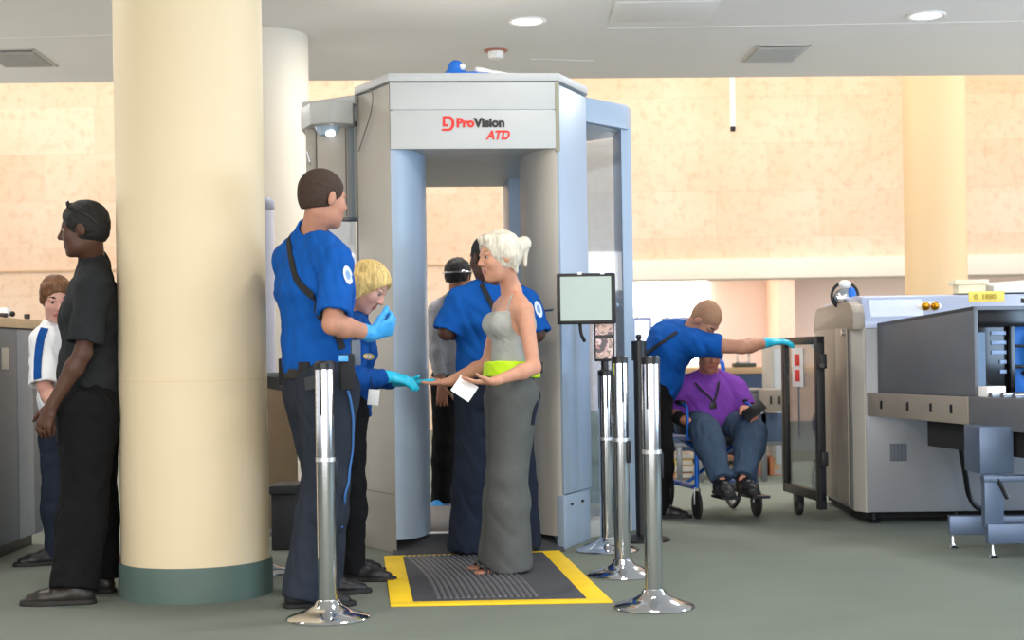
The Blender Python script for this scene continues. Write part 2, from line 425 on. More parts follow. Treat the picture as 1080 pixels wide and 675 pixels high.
def person(label, J, c, org):
    """J: joints in world space, c: look"""
    root = thing('person', label, 'person', org)
    s = c.get('s', 1.); res = c.get('res', .006)
    J = {k: A3(v) for k, v in J.items()}
    H = Frame(J['head'], c['hf'], c.get('hu', (0, 0, 1)), c.get('hs', 1.))
    # --- body, one continuous surface
    B = SDF(res)
    torso_prims(B, J, dict(c, belly=(c.get('belly') or 0)*.9 or None), infl=-.012)
    for q in 'RL':
        arm_prims(B, J['sh'+q], J['el'+q], J['wr'+q], s, f=c.get('armf', 1.))
        leg_prims(B, J, q, s, infl=-.012)
        h = c.get('hand'+q)
        if h: hand_prims(B, J['wr'+q], h['D'], h['N'], h['T'], size=c.get('hz', 1.)*s, curl=h.get('curl', (.3, .35, .3)), thumb=h.get('thumb', (.62, .62, .25)), spread=h.get('spread', .06))
    head_prims(B, H, c.get('fem', False), lerp(J['neck'], J['head'], .08), c.get('nr', .056))
    z = [(H(.088, 0, -.062), (H.F, H.R, H.U), (.02*H.s, .024*H.s, .0115*H.s), 1)]
    bcol = c.get('brow')
    if bcol:
        for q in (-1, 1): z.append((H(.080, q*.033, .033), (H.F, H.R, H.U), (.025*H.s, .018*H.s, .0040*H.s), 2))
    z += [(H(*p[0]), (H.F, H.R, H.U), tuple(x*H.s for x in p[1]), 3) for p in c.get('shade', [])]
    mats_ = [c['skin'], c.get('lip', c['skin']), bcol or c['skin'], c.get('shade_mat', c['skin'])]
    sdf_obj('body', B, mats_, root, org, zones=z, it=1)
    for q in (-1, 1): eye_obj(H, q, root, org)
    # --- shirt
    sh = c.get('shirt')
    pel = lerp(J['hipR'], J['hipL'], .5); nk = J['neck']; upv = unit(nk-pel)
    if sh:
        T = SDF(res); hp = lerp(pel, nk, sh.get('hem', .16)); pl = [(hp, -upv)]
        torso_prims(T, J, c, infl=sh.get('infl', .010), planes=pl)
        if sh.get('blouse'): T.ecap(hp+upv*.03, hp+upv*.08, (.152*s*c.get('w', 1.), .118*s*c.get('dp', 1.)), (.15*s*c.get('w', 1.), .115*s*c.get('dp', 1.)), lat=J['shR']-J['shL'], k=.04, planes=pl)
        if sh.get('skirt'):
            T.ecap(hp, lerp(pel, nk, .3), (.165*s*c.get('w', 1.), .13*s*c.get('dp', 1.)), (.15*s*c.get('w', 1.), .12*s*c.get('dp', 1.)), lat=J['shR']-J['shL'], k=.04, planes=pl)
        for q in 'RL':
            a, e, w_ = J['sh'+q], J['el'+q], J['wr'+q]; cl = sh.get('sleeve', .72); si = sh.get('sinf', .016); af = c.get('armf', 1.)
            if cl <= 1:
                en = lerp(a, e, cl+.08); T.ecap(a, en, .051*s*af+si*.3, .045*s*af+si, k=.03, planes=[(lerp(a, e, cl), e-a)])
                T.ecap(lerp(a, e, cl-.10), lerp(a, e, cl+.25), .040*s*af+si*.5, .040*s*af+si*.75, k=.004, op='s')
            else:
                T.ecap(a, e, .056*s*af+si*.6, .044*s*af+si*.8, k=.03)
                T.ecap(e, lerp(e, w_, cl-1), .046*s*af+si*.8, .033*s*af+si*.6, k=.02, planes=[(lerp(e, w_, cl-1.04), w_-e)])
        # collar opening
        T.ecap(nk+upv*.012, H(-.02, 0, -.06), .060*s, .064*s, k=.008, op='s')
        so = sdf_obj(sh.get('name', 'shirt'), T, sh['mat'], root, org, fold=(sh.get('amp', .006), 3.3*sh.get('fr', 20), sh.get('seed', 3), .55))
        if sh.get('collar'):
            C2 = SDF(res*.8); ax = unit(H(-.02, 0, -.06)-nk); pl2 = [(nk+ax*.040, ax), (nk-ax*.004, -ax)]
            C2.ecap(nk-ax*.03, nk+ax*.08, .073*s, .066*s, k=.01, planes=pl2)
            C2.ecap(nk-ax*.06, nk+ax*.12, .062*s, .058*s, k=.005, op='s')
            sdf_obj('collar', C2, sh.get('collar_mat', sh['mat']), so, org)
        c['_shirt'] = so
    # --- trousers
    tr = c.get('trousers')
    if tr:
        T = SDF(res); ti = tr.get('infl', .012); top = lerp(pel, nk, tr.get('top', .18)); pl = [(top, upv)]
        lat = J['hipR']-J['hipL']; w = c.get('w', 1.)*tr.get('w', 1.); dp = c.get('dp', 1.)*tr.get('dp', 1.)
        T.ecap(pel-upv*.02, lerp(pel, nk, .26), (.152*s*w+ti*.6, .112*s*dp+ti*.6), (.138*s*w+ti*.5, .104*s*dp+ti*.5), lat=lat, k=.05, planes=pl)
        for q in 'RL': leg_prims(T, J, q, s, infl=ti, w=tr.get('lw', 1.), flare=tr.get('flare', .02), hem=tr.get('hem', -.04), hemr=tr.get('hemr'))
        c['_tr'] = sdf_obj(tr.get('name', 'trousers'), T, tr['mat'], root, org, fold=(tr.get('amp', .006), 3.0*tr.get('fr', 18), tr.get('seed', 8), .35))
    bl = c.get('belt')
    if bl:
        T = SDF(res*.8); b0 = lerp(pel, nk, bl.get('at', .17)); pl = [(b0+upv*.022, upv), (b0-upv*.022, -upv)]
        w = c.get('w', 1.); dp = c.get('dp', 1.); i_ = bl.get('infl', .022)
        T.ecap(b0-upv*.08, b0+upv*.08, (.147*s*w+i_, .107*s*dp+i_), (.145*s*w+i_, .105*s*dp+i_), lat=J['hipR']-J['hipL'], k=.01, planes=pl)
        o = sdf_obj('belt', T, bl['mat'], root, org, it=0)
        if bl.get('label'): o['label'] = bl['label']
        c['_belt'] = o
    # --- shoes
    for q in 'RL':
        f = c.get('shoe'+q)
        if f: shoe(f.get('name', 'shoe'), J['an'+q], f['fd'], f.get('gz', 0.), root, org, f['mat'], f.get('sole', mat('rubber', '#151515', .7)), s=f.get('s', 1.08), up=f.get('up'), label=f.get('label'))
    # --- gloves
    for q in 'RL':
        h = c.get('hand'+q)
        if h and h.get('glove'):
            G = SDF(.0045); z_ = c.get('hz', 1.)*s
            hand_prims(G, J['wr'+q], h['D'], h['N'], h['T'], size=z_, curl=h.get('curl', (.3, .35, .3)), infl=.0028, thumb=h.get('thumb', (.62, .62, .25)), spread=h.get('spread', .06))
            D = unit(h['D']); ar = unit(J['wr'+q]-J['el'+q]); cu = J['wr'+q]-ar*.055*s
            G.ecap(cu, J['wr'+q], .0345*s, .030*s, k=.012, planes=[(cu, -ar)])
            go = sdf_obj('glove', G, h['glove'], root, org, fold=(.001, 60, 4, .6)); 
    return root, H, J
# ------------------------------------------------------------------ people of the scene
from mathutils.bvhtree import BVHTree
_bvh = {}
def bvh(o):
    if o.name not in _bvh: 
        me = o.data; _bvh[o.name] = BVHTree.FromPolygons([v.co.copy() for v in me.vertices], [tuple(p.vertices) for p in me.polygons])
    return _bvh[o.name]
def hit(px, py, o, org):
    """point and normal on a garment seen at a photograph coordinate"""
    c = Vector((0, 0, CAM_H)); t = (P(px, py, 1.)-c).normalized(); org = Vector(org)
    r = bvh(o).ray_cast(c-org, t)
    if r[0] is None:
        r = bvh(o).find_nearest(P(px, py, (org.y if org.y > 1 else 7))-org)
    n = r[1]
    if n.dot(t) > 0: n = -n
    return r[0], n, t
def strap(name, pix, o, org, width, th, m, parent, lift=.005):
    pts = [hit(x, y, o, org) for x, y in pix]
    path = smooth_path([p for p, n, t in pts], 6)
    # resettle the in-between points on the garment
    out = []
    for q in path:
        r = bvh(o).find_nearest(q); n = (r[1] if r[1].dot(pts[0][2]) < 0 else -r[1]); out.append((r[0]+n*lift, n))
    for _ in range(3):
        out = [out[0]]+[((out[i-1][0]+out[i][0]*2+out[i+1][0])/4, (out[i-1][1]+out[i][1]*2+out[i+1][1]).normalized()) for i in range(1, len(out)-1)]+[out[-1]]
    b = bmesh.new(); R_ = []
    for i, (p, n) in enumerate(out):
        t = (out[min(i+1, len(out)-1)][0]-out[max(i-1, 0)][0]).normalized(); s_ = t.cross(n).normalized()*width/2
        R_.append([b.verts.new(x) for x in (p-s_-n*.004, p+s_-n*.004, p+s_+n*th, p-s_+n*th)])
    for a, c in zip(R_, R_[1:]):
        for k in range(4): b.faces.new((a[k], a[(k+1) % 4], c[(k+1) % 4], c[k]))
    b.faces.new(R_[0]); b.faces.new(R_[-1]); bmesh.ops.recalc_face_normals(b, faces=b.faces)
    mb = MB(); mb._add(b); return mb.build(name, m, parent, smooth=False)
def patch(name, px, py, rx, ry, rot, o, org, m, parent, inner=None):
    """an embroidered oval sewn on a garment; rx, ry in photo pixels"""
    mb = MB()
    for lay, (k, mi) in enumerate(((1., 0), (.52, 1))):
        if lay and inner is None: break
        b = bmesh.new(); rings = []
        for r in (0.001, .35, .7, 1.):
            rg = []
            for i in range(20):
                a = 2*math.pi*i/20; x = rx*k*r*math.cos(a); y = ry*k*r*math.sin(a)
                p, n, t = hit(px+x*math.cos(rot)-y*math.sin(rot), py+x*math.sin(rot)+y*math.cos(rot), o, org)
                rg.append(b.verts.new(p-t*(.004+.0015*lay)))
            rings.append(rg)
        for a_, c_ in zip(rings, rings[1:]):
            for i in range(20): b.faces.new((a_[i], a_[(i+1) % 20], c_[(i+1) % 20], c_[i]))
        mb._add(b, mi=mi)
    return mb.build(name, [m, inner or m], parent)
def gear(name, c, X, r, m, parent, org, rz=0., bev=.006):
    """small boxy item at world point c, half sizes r, turned by rz"""
    mb = MB(); M = Matrix.Translation(Vector(c)-Vector(org)) @ Matrix.Rotation(rz, 4, 'Z')
    if X: M = M @ X
    mb.box(-r[0], r[0], -r[1], r[1], -r[2], r[2], bev=bev, M=M)
    return mb.build(name, m, parent)

sk = lambda n, c: mat(n, c, .52, var=.07, scale=30, bump=.15, bscale=260, spec=.35, sss=.06)
skin_tan = sk('skin_tan', '#b4826b'); skin_pink = sk('skin_pink', '#c8988a'); skin_warm = sk('skin_warm', '#c28e74')
skin_dark = sk('skin_dark', '#4f352a'); skin_brown = sk('skin_brown', '#a0705a'); skin_red = sk('skin_red', '#bd7f68')
lip_pink = mat('lip_pink', '#a8605a', .4); lip_dark = mat('lip_dark', '#5a342c', .4)
blue_shirt = mat('royal_blue_cloth', '#10509e', .85, var=.10, scale=14, bump=.3, bscale=500, spec=.15)
blue_dark = mat('deep_blue_cloth', '#104488', .85, var=.10, scale=14, bump=.3, bscale=500, spec=.15)
navy = mat('navy_trouser_cloth', '#2b303a', .85, var=.12, scale=12, bump=.3, bscale=500, spec=.15)
navy2 = mat('midnight_trouser_cloth', '#222836', .85, var=.12, scale=12, bump=.3, bscale=500, spec=.15)
black_cloth = mat('black_cloth', '#141416', .9, var=.15, scale=10, bump=.3, bscale=500, spec=.15)
tee_black = mat('charcoal_tee_cloth', '#26282a', .9, var=.10, scale=10, bump=.2, bscale=400, spec=.15)
grey_pants = mat('grey_flared_trouser_cloth', '#585a58', .88, var=.08, scale=12, bump=.3, bscale=500, spec=.15)
grey_top = mat('grey_rib_cloth', '#a2a5a0', .85, var=.05, scale=18, bump=.4, bscale=420, spec=.15)
purple = mat('purple_polo_cloth', '#7a42a6', .85, var=.10, scale=14, bump=.3, bscale=500, spec=.15)
jeans = mat('slate_blue_denim', '#3b4b60', .85, var=.12, scale=14, bump=.3, bscale=400, spec=.15)
white_cloth = mat('white_shirt_cloth', '#dfe2e6', .85, var=.03, scale=14, bump=.3, bscale=500, spec=.15)
grey_cloth = mat('pale_grey_cloth', '#9b9ca3', .85, var=.1, scale=14, bump=.3, bscale=500, spec=.15)
leather = mat('black_leather', '#17171a', .42, var=.1, scale=20, bump=.15, bscale=200)
leather_br = mat('dark_brown_leather', '#25201c', .42, var=.1, scale=20, bump=.15, bscale=200)
glove_b = mat('blue_nitrile', '#3f9fe0', .38, var=.05, scale=20, spec=.4)
glove_t = mat('teal_nitrile', '#22b4d4', .38, var=.05, scale=20, spec=.4)
web_black = mat('black_webbing', '#1b1c20', .75, bump=.4, bscale=600)
plast_black = mat('black_plastic', '#121214', .4)
plast_grey = mat('grey_plastic', '#5a6472', .5)
def hair_mat(name, c, st=1., sc=90.):
    m = mat(name, c, .55, var=.12, scale=25, spec=.3); N, L = m.node_tree.nodes, m.node_tree.links; b = N['Principled BSDF']; old = b.inputs['Base Color'].links[0].from_socket
    tc = N.new('ShaderNodeTexCoord'); mp = N.new('ShaderNodeMapping'); mp.inputs['Scale'].default_value = (1, 1, .16); mp.inputs['Rotation'].default_value = (.25, .35, 0)
    nz = N.new('ShaderNodeTexNoise'); nz.inputs['Scale'].default_value = sc; nz.inputs['Detail'].default_value = 3; nz.inputs['Distortion'].default_value = .6
    L.new(tc.outputs['Object'], mp.inputs[0]); L.new(mp.outputs[0], nz.inputs['Vector'])
    r = N.new('ShaderNodeMapRange'); r.inputs[1].default_value = .3; r.inputs[2].default_value = .7; r.inputs[3].default_value = 1-.4*st; r.inputs[4].default_value = 1+.25*st; L.new(nz.outputs['Fac'], r.inputs[0])
    s_ = N.new('ShaderNodeVectorMath'); s_.operation = 'SCALE'; L.new(old, s_.inputs[0]); L.new(r.outputs[0], s_.inputs['Scale']); L.new(s_.outputs[0], b.inputs['Base Color'])
    bp = N.new('ShaderNodeBump'); bp.inputs['Strength'].default_value = .8; bp.inputs['Distance'].default_value = .006; L.new(nz.outputs['Fac'], bp.inputs['Height']); L.new(bp.outputs[0], b.inputs['Normal'])
    return m
hair_brown = mat('short_brown_hair', '#3a2a20', .8, var=.3, scale=60, bump=.9, bscale=240)
hair_black = mat('black_hair', '#121011', .7, var=.3, scale=60, bump=.9, bscale=200)
hair_blond = hair_mat('golden_blond_hair', '#d8ba78', 1.)
hair_white = hair_mat('platinum_hair', '#d0c8b6', .7)
hair_chest = hair_mat('chestnut_hair', '#6b4a32', 1.)
brow_dk = mat('dark_brow_hair', '#1d1613', .8)
brow_lt = mat('light_brow_hair', '#8a7350', .8)
chrome_s = mat('bright_metal_trim', '#c8c8cc', .2, metal=1.)

def hair(H, m, root, org, label=None, extra=None, res=.0045, fold=None, **k):
    S = SDF(res); hair_prims(S, H, **k)
    if extra: extra(S, H)
    o = sdf_obj('hair', S, m, root, org, fold=fold)
    if label: o['label'] = label
    return o
def sunglasses(H, root, org, f=.035, u=.115, label='sunglasses pushed up on the hair', mt=None):
    m = MB(); O = Vector(org); T = lambda a: Vector(H(*a))-O
    for q in (-1, 1):
        m.tube([T((f+.055, q*.014, u-.012)), T((f+.055, q*.036, u-.004)), T((f+.044, q*.058, u-.012)), T((f+.02, q*.078, u-.03)), T((f-.04, q*.086, u-.07)), T((f-.07, q*.082, u-.10))], [.004, .004, .004, .004, .004, .003], n=8)
        bm2 = bmesh.new(); bmesh.ops.create_uvsphere(bm2, u_segments=16, v_segments=8, radius=1)
        R_ = Matrix((H.F, H.R, H.U)).transposed().to_4x4()
        bmesh.ops.transform(bm2, matrix=Matrix.Translation(T((f+.052, q*.034, u-.004))) @ R_ @ Matrix.Diagonal((.010, .026, .017, 1)), verts=bm2.verts)
        m._add(bm2, mi=1)
    m.tube([T((f+.057, -.014, u-.004)), T((f+.061, 0, u)), T((f+.057, .014, u-.004))], .003, n=8)
    o = m.build('sunglasses', [mt or plast_black, mat('smoked_lens', '#0c0d10', .08, spec=.8)], root); o['label'] = label
    return o
def O_(px, d):
    p = P(px, 500, d); return Vector((p.x, d, 0))
W = lambda p, dz=0.: p
gz = lambda px, d, z=.085: Vector((P(px, 600, d).x, d, z))      # ankle over a floor spot

# --- officer with his back to us, right arm raised
D_OFF = .10
org = O_(332, 6.6)
J = dict(head=P(341, 210, 6.5), neck=P(329, 251, 6.56), shR=P(355, 275, 6.40), shL=P(304, 275, 6.70), elR=P(351, 342, 6.25), elL=P(325, 335, 6.95),
    wrR=P(392, 352, 6.42), wrL=P(372, 352, 6.85), hipR=P(347, 412, 6.48), hipL=P(330, 412, 6.72), knR=P(343, 512, 6.46), knL=P(345, 512, 6.74),
    anR=gz(323, 6.48), anL=gz(343, 6.8))
c = dict(s=1.05, w=1.08, dp=1.15, bf=(.78, .62, 0), hf=(.78, .60, -.08), hs=1.05, nr=.052, skin=skin_tan, lip=lip_pink, brow=brow_dk, armf=1.08,
    shirt=dict(mat=blue_shirt, sleeve=.86, hem=.15, blouse=True, collar=True, infl=.014, sinf=.024, name='uniform_shirt', amp=.006, fr=16),
    trousers=dict(mat=navy, lw=1.28, flare=.012, hem=-.055, infl=.014, hemr=.072, amp=.007, fr=14),
    belt=dict(mat=leather, at=.13, infl=.024, label='black duty belt'),
    shoeR=dict(fd=(1, .12, 0), mat=leather), shoeL=dict(fd=(1, .3, 0), mat=leather),
    handR=dict(D=(.85, .35, .30), N=(-.3, .6, .5), T=(-.3, .2, 1), glove=glove_b, curl=(.75, .8, .6)),
    handL=dict(D=(.9, -.2, 0), N=(0, 0, 1), T=(0, 1, 0), glove=glove_b))
root, H, J = person('male officer in blue uniform shirt seen from behind, one gloved hand raised, beside the column', J, c, org)
hair(H, hair_brown, root, org, grow=.007, low=-.030, label='close-cropped brown hair')
strap('shoulder_strap', [(305, 252), (308, 275), (318, 302), (335, 330), (352, 350), (361, 368)], c['_shirt'], org, .030, .003, web_black, root)
patch('sleeve_patch', 367, 290, 4.5, 10, -.25, c['_shirt'], org, mat('patch_white', '#cfdcee', .8), root, mat('patch_blue', '#7f9cc8', .8))
a_ = P(361, 385, 6.22)
gear('pouch', P(366, 392, 6.30), None, (.030, .022, .075), web_black, root, org, .3)
gear('radio', P(375, 372, 6.36), None, (.020, .016, .055), plast_grey, root, org, .3)
gear('blue_clip', P(362, 378, 6.26), None, (.020, .010, .013), mat('blue_indicator', '#4aa0e8', .3), root, org, .3, .003)
m = MB(); m.tube([P(374, 365, 6.36)-org, P(375, 345, 6.38)-org], [.006, .004], n=8); m.build('antenna', plast_black, root)
gear('holster', P(303, 392, 6.72), None, (.035, .022, .060), web_black, root, org, .9)
gear('key_pouch', P(322, 388, 6.44), None, (.030, .016, .026), web_black, root, org, -.6)
strap('side_stripe', [(366, 412), (370, 432), (371, 455), (370, 480), (367, 505), (363, 530), (360, 556)], c['_tr'], org, .009, .003, mat('piping_blue', '#3f6fae', .8), root, lift=.007)

D_OFF = 0.
# --- blonde officer behind him
org = O_(372, 7.3)
J = dict(head=P(388, 303, 7.28), neck=P(374, 338, 7.33), shR=P(377, 353, 7.15), shL=P(373, 352, 7.50), elR=P(370, 402, 7.08), elL=P(375, 398, 7.6),
    wrR=P(411, 397, 7.22), wrL=P(424, 402, 7.50), hipR=P(364, 436, 7.23), hipL=P(364, 436, 7.42), knR=P(368, 512, 7.22), knL=P(366, 512, 7.45),
    anR=gz(372, 7.22), anL=gz(362, 7.5))
c = dict(s=.93, bf=(.93, -.1, -.35), hf=(.80, -.25, -.60), hu=(.6, 0, .8), hs=.98, fem=True, bust=False, nr=.05, skin=skin_pink, lip=lip_pink, brow=brow_lt, w=.95,
    shirt=dict(mat=blue_dark, sleeve=1.88, hem=.02, collar=True, skirt=True, name='uniform_jacket', seed=11),
    trousers=dict(mat=black_cloth, lw=1.15, flare=.01, hem=-.05, seed=4), 
    shoeR=dict(fd=(1, -.1, 0), mat=leather, s=1.02), shoeL=dict(fd=(1, .1, 0), mat=leather, s=1.02),
    handR=dict(D=(.95, .2, -.22), N=(0, .5, -1), T=(-.2, 1, .4), glove=glove_t, curl=(.3, .3, .2)),
    handL=dict(D=(1, .0, -.08), N=(0, 0, 1), T=(0, -1, 0), glove=glove_t, curl=(.1, .12, .1)))
root, H, J = person('blonde officer in blue jacket and teal gloves looking down, half hidden behind the male officer', J, c, org)
def bob(S, H):
    S.ell(H(-.045, 0, -.03), (.075, .086, .080), X=H.F, Y=H.R, k=.03)
    for q in (-1, 1): S.ecap(H(-.02, q*.074, .02), H(-.01, q*.070, -.075), (.030, .018), (.024, .014), lat=H.F, k=.02)
    for i in range(9):
        a = -.9+i*.225; S.ecap(H(-.02, a*.075, .118-abs(a)*.02), H(-.085, a*.085, .02), .010, .010, k=.008)
hair(H, hair_blond, root, org, grow=.016, low=-.085, ear=False, extra=bob, fold=(.003, 55, 4, .8), label='golden blond bobbed hair')
gear('badge_card', P(394, 419, 7.05), Matrix.Rotation(.12, 4, 'Y'), (.026, .0025, .036), mat('badge_white', '#e4e4e0', .4), root, org, .1, .001)['label'] = 'white badge card'
m = MB(); m.tube([P(391, 398, 7.04)-org, P(393, 410, 7.05)-org], .0025, n=6); m.build('badge_cord', web_black, root)
patch('chest_badge', 389, 376, 6, 3.4, .1, c['_shirt'], org, mat('badge_gold', '#b99a5a', .4), root, mat('badge_silver', '#d0d0d0', .4))

# --- traveller with her palms held out
org = O_(533, 7.42)
J = dict(head=P(526, 271, 7.34), neck=P(540, 310, 7.42), shL=P(553, 327, 7.26), shR=P(529, 325, 7.58), elL=P(563, 388, 7.20), elR=P(514, 384, 7.62),
    wrL=P(521, 402, 7.08), wrR=P(472, 403, 7.48), hipL=P(543, 412, 7.30), hipR=P(536, 412, 7.50), knL=P(536, 502, 7.30), knR=P(533, 502, 7.48),
    anL=gz(536, 7.36), anR=gz(530, 7.50))
f_ = (-.92, -.38, 0)
c = dict(s=.93, w=.92, dp=.95, fem=True, bf=f_, hf=(-.88, -.42, -.12), hs=1.0, nr=.048, skin=skin_warm, lip=lip_pink, brow=brow_lt, armf=.92,
    shoeL=None, shoeR=None, 
    handL=dict(D=(-.97, -.2, -.03), N=(.05, .1, 1), T=(0, -1, .1), curl=(.18, .2, .15), spread=.05, thumb=(.75, .5, .3)),
    handR=dict(D=(-1, .0, -.06), N=(0, 0, 1), T=(0, 1, 0), curl=(.12, .1, .1), spread=.05))
root, H, J = person('platinum-haired woman in grey camisole and flared trousers holding both palms out on the mat', J, c, org)
pel = lerp(J['hipR'], J['hipL'], .5); up = unit(J['neck']-pel)
T = SDF(.005); ch = lerp(pel, J['neck'], .70); 
torso_prims(T, dict(J, shR=lerp(J['neck'], J['shR'], .72), shL=lerp(J['neck'], J['shL'], .72)), c, infl=.0045, planes=[(lerp(pel, J['neck'], .10), -up)])
T2 = T; big = [(ch+up*.035, up)]
# straight neckline: cut everything above the bust
T2.ecap(ch+up*.15+unit(f_)*.0, ch+up*.40, (.34, .34), (.34, .34), k=.006, op='s', ef=.33, planes=[(ch+up*.050, -up)])
for q in 'RL': T2.ecap(lerp(J['neck'], J['sh'+q], 1.), J['sh'+q]-up*.17, .066, .052, k=.02, op='s')
top = sdf_obj('camisole', T2, grey_top, root, org, fold=(.002, 80, 5, .6)); top['label'] = 'pale grey ribbed camisole'
T = SDF(.006); tp = lerp(pel, J['neck'], .19)
T.ecap(pel-up*.02, lerp(pel, J['neck'], .26), (.150, .118), (.130, .100), lat=J['hipR']-J['hipL'], k=.05, planes=[(tp, up)])
for q in 'RL':
    leg_prims(T, dict(J, **{'hip'+q: J['hip'+q]-up*.035}), q, .95, infl=.026, w=1.12, flare=.046, hem=-.050, hemr=.094)
T.ecap(pel-up*.05, lerp(pel, lerp(J['knR'], J['knL'], .5), .45), (.100, .115), (.085, .10), lat=J['hipR']-J['hipL'], k=.04)
tro = sdf_obj('flared_trousers', T, grey_pants, root, org, fold=(.0045, 48, 9, .07))
T = SDF(.005); b0 = lerp(pel, J['neck'], .22); pl = [(b0+up*.034, up), (b0-up*.040, -up)]
T.ecap(b0-up*.10, b0+up*.10, (.166, .146), (.148, .128), lat=J['hipR']-J['hipL'], k=.01, planes=pl)
wb = sdf_obj('waistband', T, mat('neon_yellow_cloth', '#bfe81a', .7, emit=None, bump=.2, bscale=300), root, org, fold=(.0025, 66, 6, .6)); wb['label'] = 'neon yellow rolled waistband'
strap('waist_clip', [(534, 377), (545, 379), (558, 380)], wb, org, .034, .006, web_black, wb)
g_ = gear('hip_pack', P(566, 388, 7.42), None, (.020, .055, .030), web_black, root, org, -.3, .012); g_['label'] = 'small black pouch at the back of the waist'
strap('hanging_strap', [(563, 392), (567, 405), (566, 425), (561, 448)], tro, org, .022, .003, navy2, root)
body = [o for o in root.children if o.name.startswith('body')][0]
strap('camisole_strap', [(541, 311), (537, 322), (533, 334)], body, org, .006, .003, grey_top, root, lift=.003)
strap('camisole_strap', [(522, 325), (520, 331), (518, 338)], body, org, .006, .003, grey_top, root, lift=.003)
def bun(S, H):
    S.ell(H(-.140, .0, .045), (.036, .034, .042), X=unit(H.F*.8+H.U*.6), Y=H.R, k=.012)
    S.ecap(H(-.145, 0, .05), H(-.135, .0, -.055), .028, .008, k=.012); S.ecap(H(-.08, 0, .03), H(-.135, 0, .045), .05, .022, k=.02)
    S.ecap(H(-.04, -.074, .0), H(-.062, -.050, -.085), .022, .006, k=.02)
    S.ecap(H(.07, -.03, .095), H(.01, -.06, .09), .016, .016, k=.02)
    S.ecap(H(.07, .03, .095), H(.01, .06, .09), .016, .016, k=.02)
hair(H, hair_white, root, org, grow=.013, low=-.050, ear=False, extra=bun, fold=(.003, 60, 4, .8), label='platinum hair tied in a loose bun')
for q in 'LR':        # strappy sandals and toes under the hem
    A = J['an'+q]; fd = unit(f_); up_ = V3(0, 0, 1); lt = np.cross(fd, up_); g0 = V3(A[0], A[1], 0)
    S = SDF(.0045); S.ecap(g0-fd*.045+up_*.032, g0+fd*.10+up_*.026, (.028, .030), (.040, .018), lat=lt, k=.02, planes=[(g0+up_*.014, -up_)])
    for i in range(5):
        o_ = (i-2)*.016; ln = .175-abs(i-(1 if q == 'L' else 3))*.008
        S.ecap(g0+fd*.11+lt*o_*.9+up_*.022, g0+fd*ln+lt*o_*1.05+up_*.019, .0095, .0085, k=.004)
    ft = sdf_obj('foot', S, skin_brown, root, org)
    m = MB(); Og = Vector(org)
    pts = [g0+fd*(.178*math.cos(a) if math.cos(a) > 0 else .055*math.cos(a))+lt*.046*math.sin(a) for a in np.linspace(0, 2*math.pi, 26)[:-1]]
    m.prism([(p[0]-Og.x, p[1]-Og.y) for p in pts], 0.0, .014, bev=.003)
    for t_ in (.02, .05, .08, .105, .13):
        m.tube([Vector(g0+fd*t_+lt*(.044*math.cos(a))+up_*(.014+.040*math.sin(a)*(1.1 if t_ < .05 else .85)))-Og for a in np.linspace(0, math.pi, 9)], .0085, n=6)
    m.build('sandal', leather, root)
m = MB(); cc = P(490, 410, 7.06); M_ = Matrix.Translation(cc-Vector(org)) @ Matrix.Rotation(.60, 4, 'Y') @ Matrix.Rotation(-.55, 4, 'X')
m.box(-.050, .050, -.0010, .0010, -.048, .048, bev=.0004, M=M_)
o = m.build('boarding_pass', mat('white_paper', '#eeecea', .6), None, origin=(0, 0, 0)); o.location = org
tag(o, 'white folded slip of paper in the near hand of the platinum-haired woman', 'paper')

# --- officer standing behind her
org = O_(520, 8.1)
J = dict(head=P(513, 272, 8.02), neck=P(519, 304, 8.06), shL=P(484, 318, 8.02), shR=P(556, 320, 8.08), elL=P(471, 350, 8.00), elR=P(566, 352, 8.06),
    wrL=P(494, 346, 8.24), wrR=P(546, 350, 8.32), hipL=P(505, 408, 8.08), hipR=P(538, 408, 8.12), knL=P(498, 496, 8.06), knR=P(546, 496, 8.14),
    anL=gz(492, 8.04), anR=gz(552, 8.18))
c = dict(s=1.0, w=1.22, dp=1.2, bf=(-.15, .98, 0), hf=(-.62, .78, -.05), hs=1.0, nr=.062, skin=skin_dark, brow=brow_dk, armf=1.15,
    shirt=dict(mat=blue_shirt, sleeve=.99, hem=.15, blouse=True, collar=True, sinf=.028, infl=.014, name='uniform_shirt', seed=21, fr=15),
    trousers=dict(mat=navy2, lw=1.28, flare=.016, hem=-.06, infl=.014, w=1.05, seed=31, hemr=.082), belt=dict(mat=leather, at=.14, infl=.022, label='black duty belt'),
    shoeL=dict(fd=(-.3, 1, 0), mat=leather), shoeR=dict(fd=(.3, 1, 0), mat=leather),
    handL=dict(D=(.8, .5, .1), N=(0, .3, -1), T=(.5, .5, 0), curl=(.5, .5, .4)), handR=dict(D=(-.8, .5, .1), N=(0, .3, -1), T=(-.5, .5, 0), curl=(.5, .5, .4)))
root, H, J = person('officer in blue uniform shirt with back turned, standing directly behind the platinum-haired woman', J, c, org)
hair(H, hair_black, root, org, grow=.006, low=-.03)
strap('shoulder_strap', [(503, 290), (508, 300), (516, 316), (526, 335), (540, 358), (548, 372)], c['_shirt'], org, .026, .003, web_black, root)
patch('sleeve_patch', 568, 326, 3.5, 9, -.3, c['_shirt'], org, mat('patch_white', '#cfdcee', .8), root, mat('patch_blue', '#7f9cc8', .8))

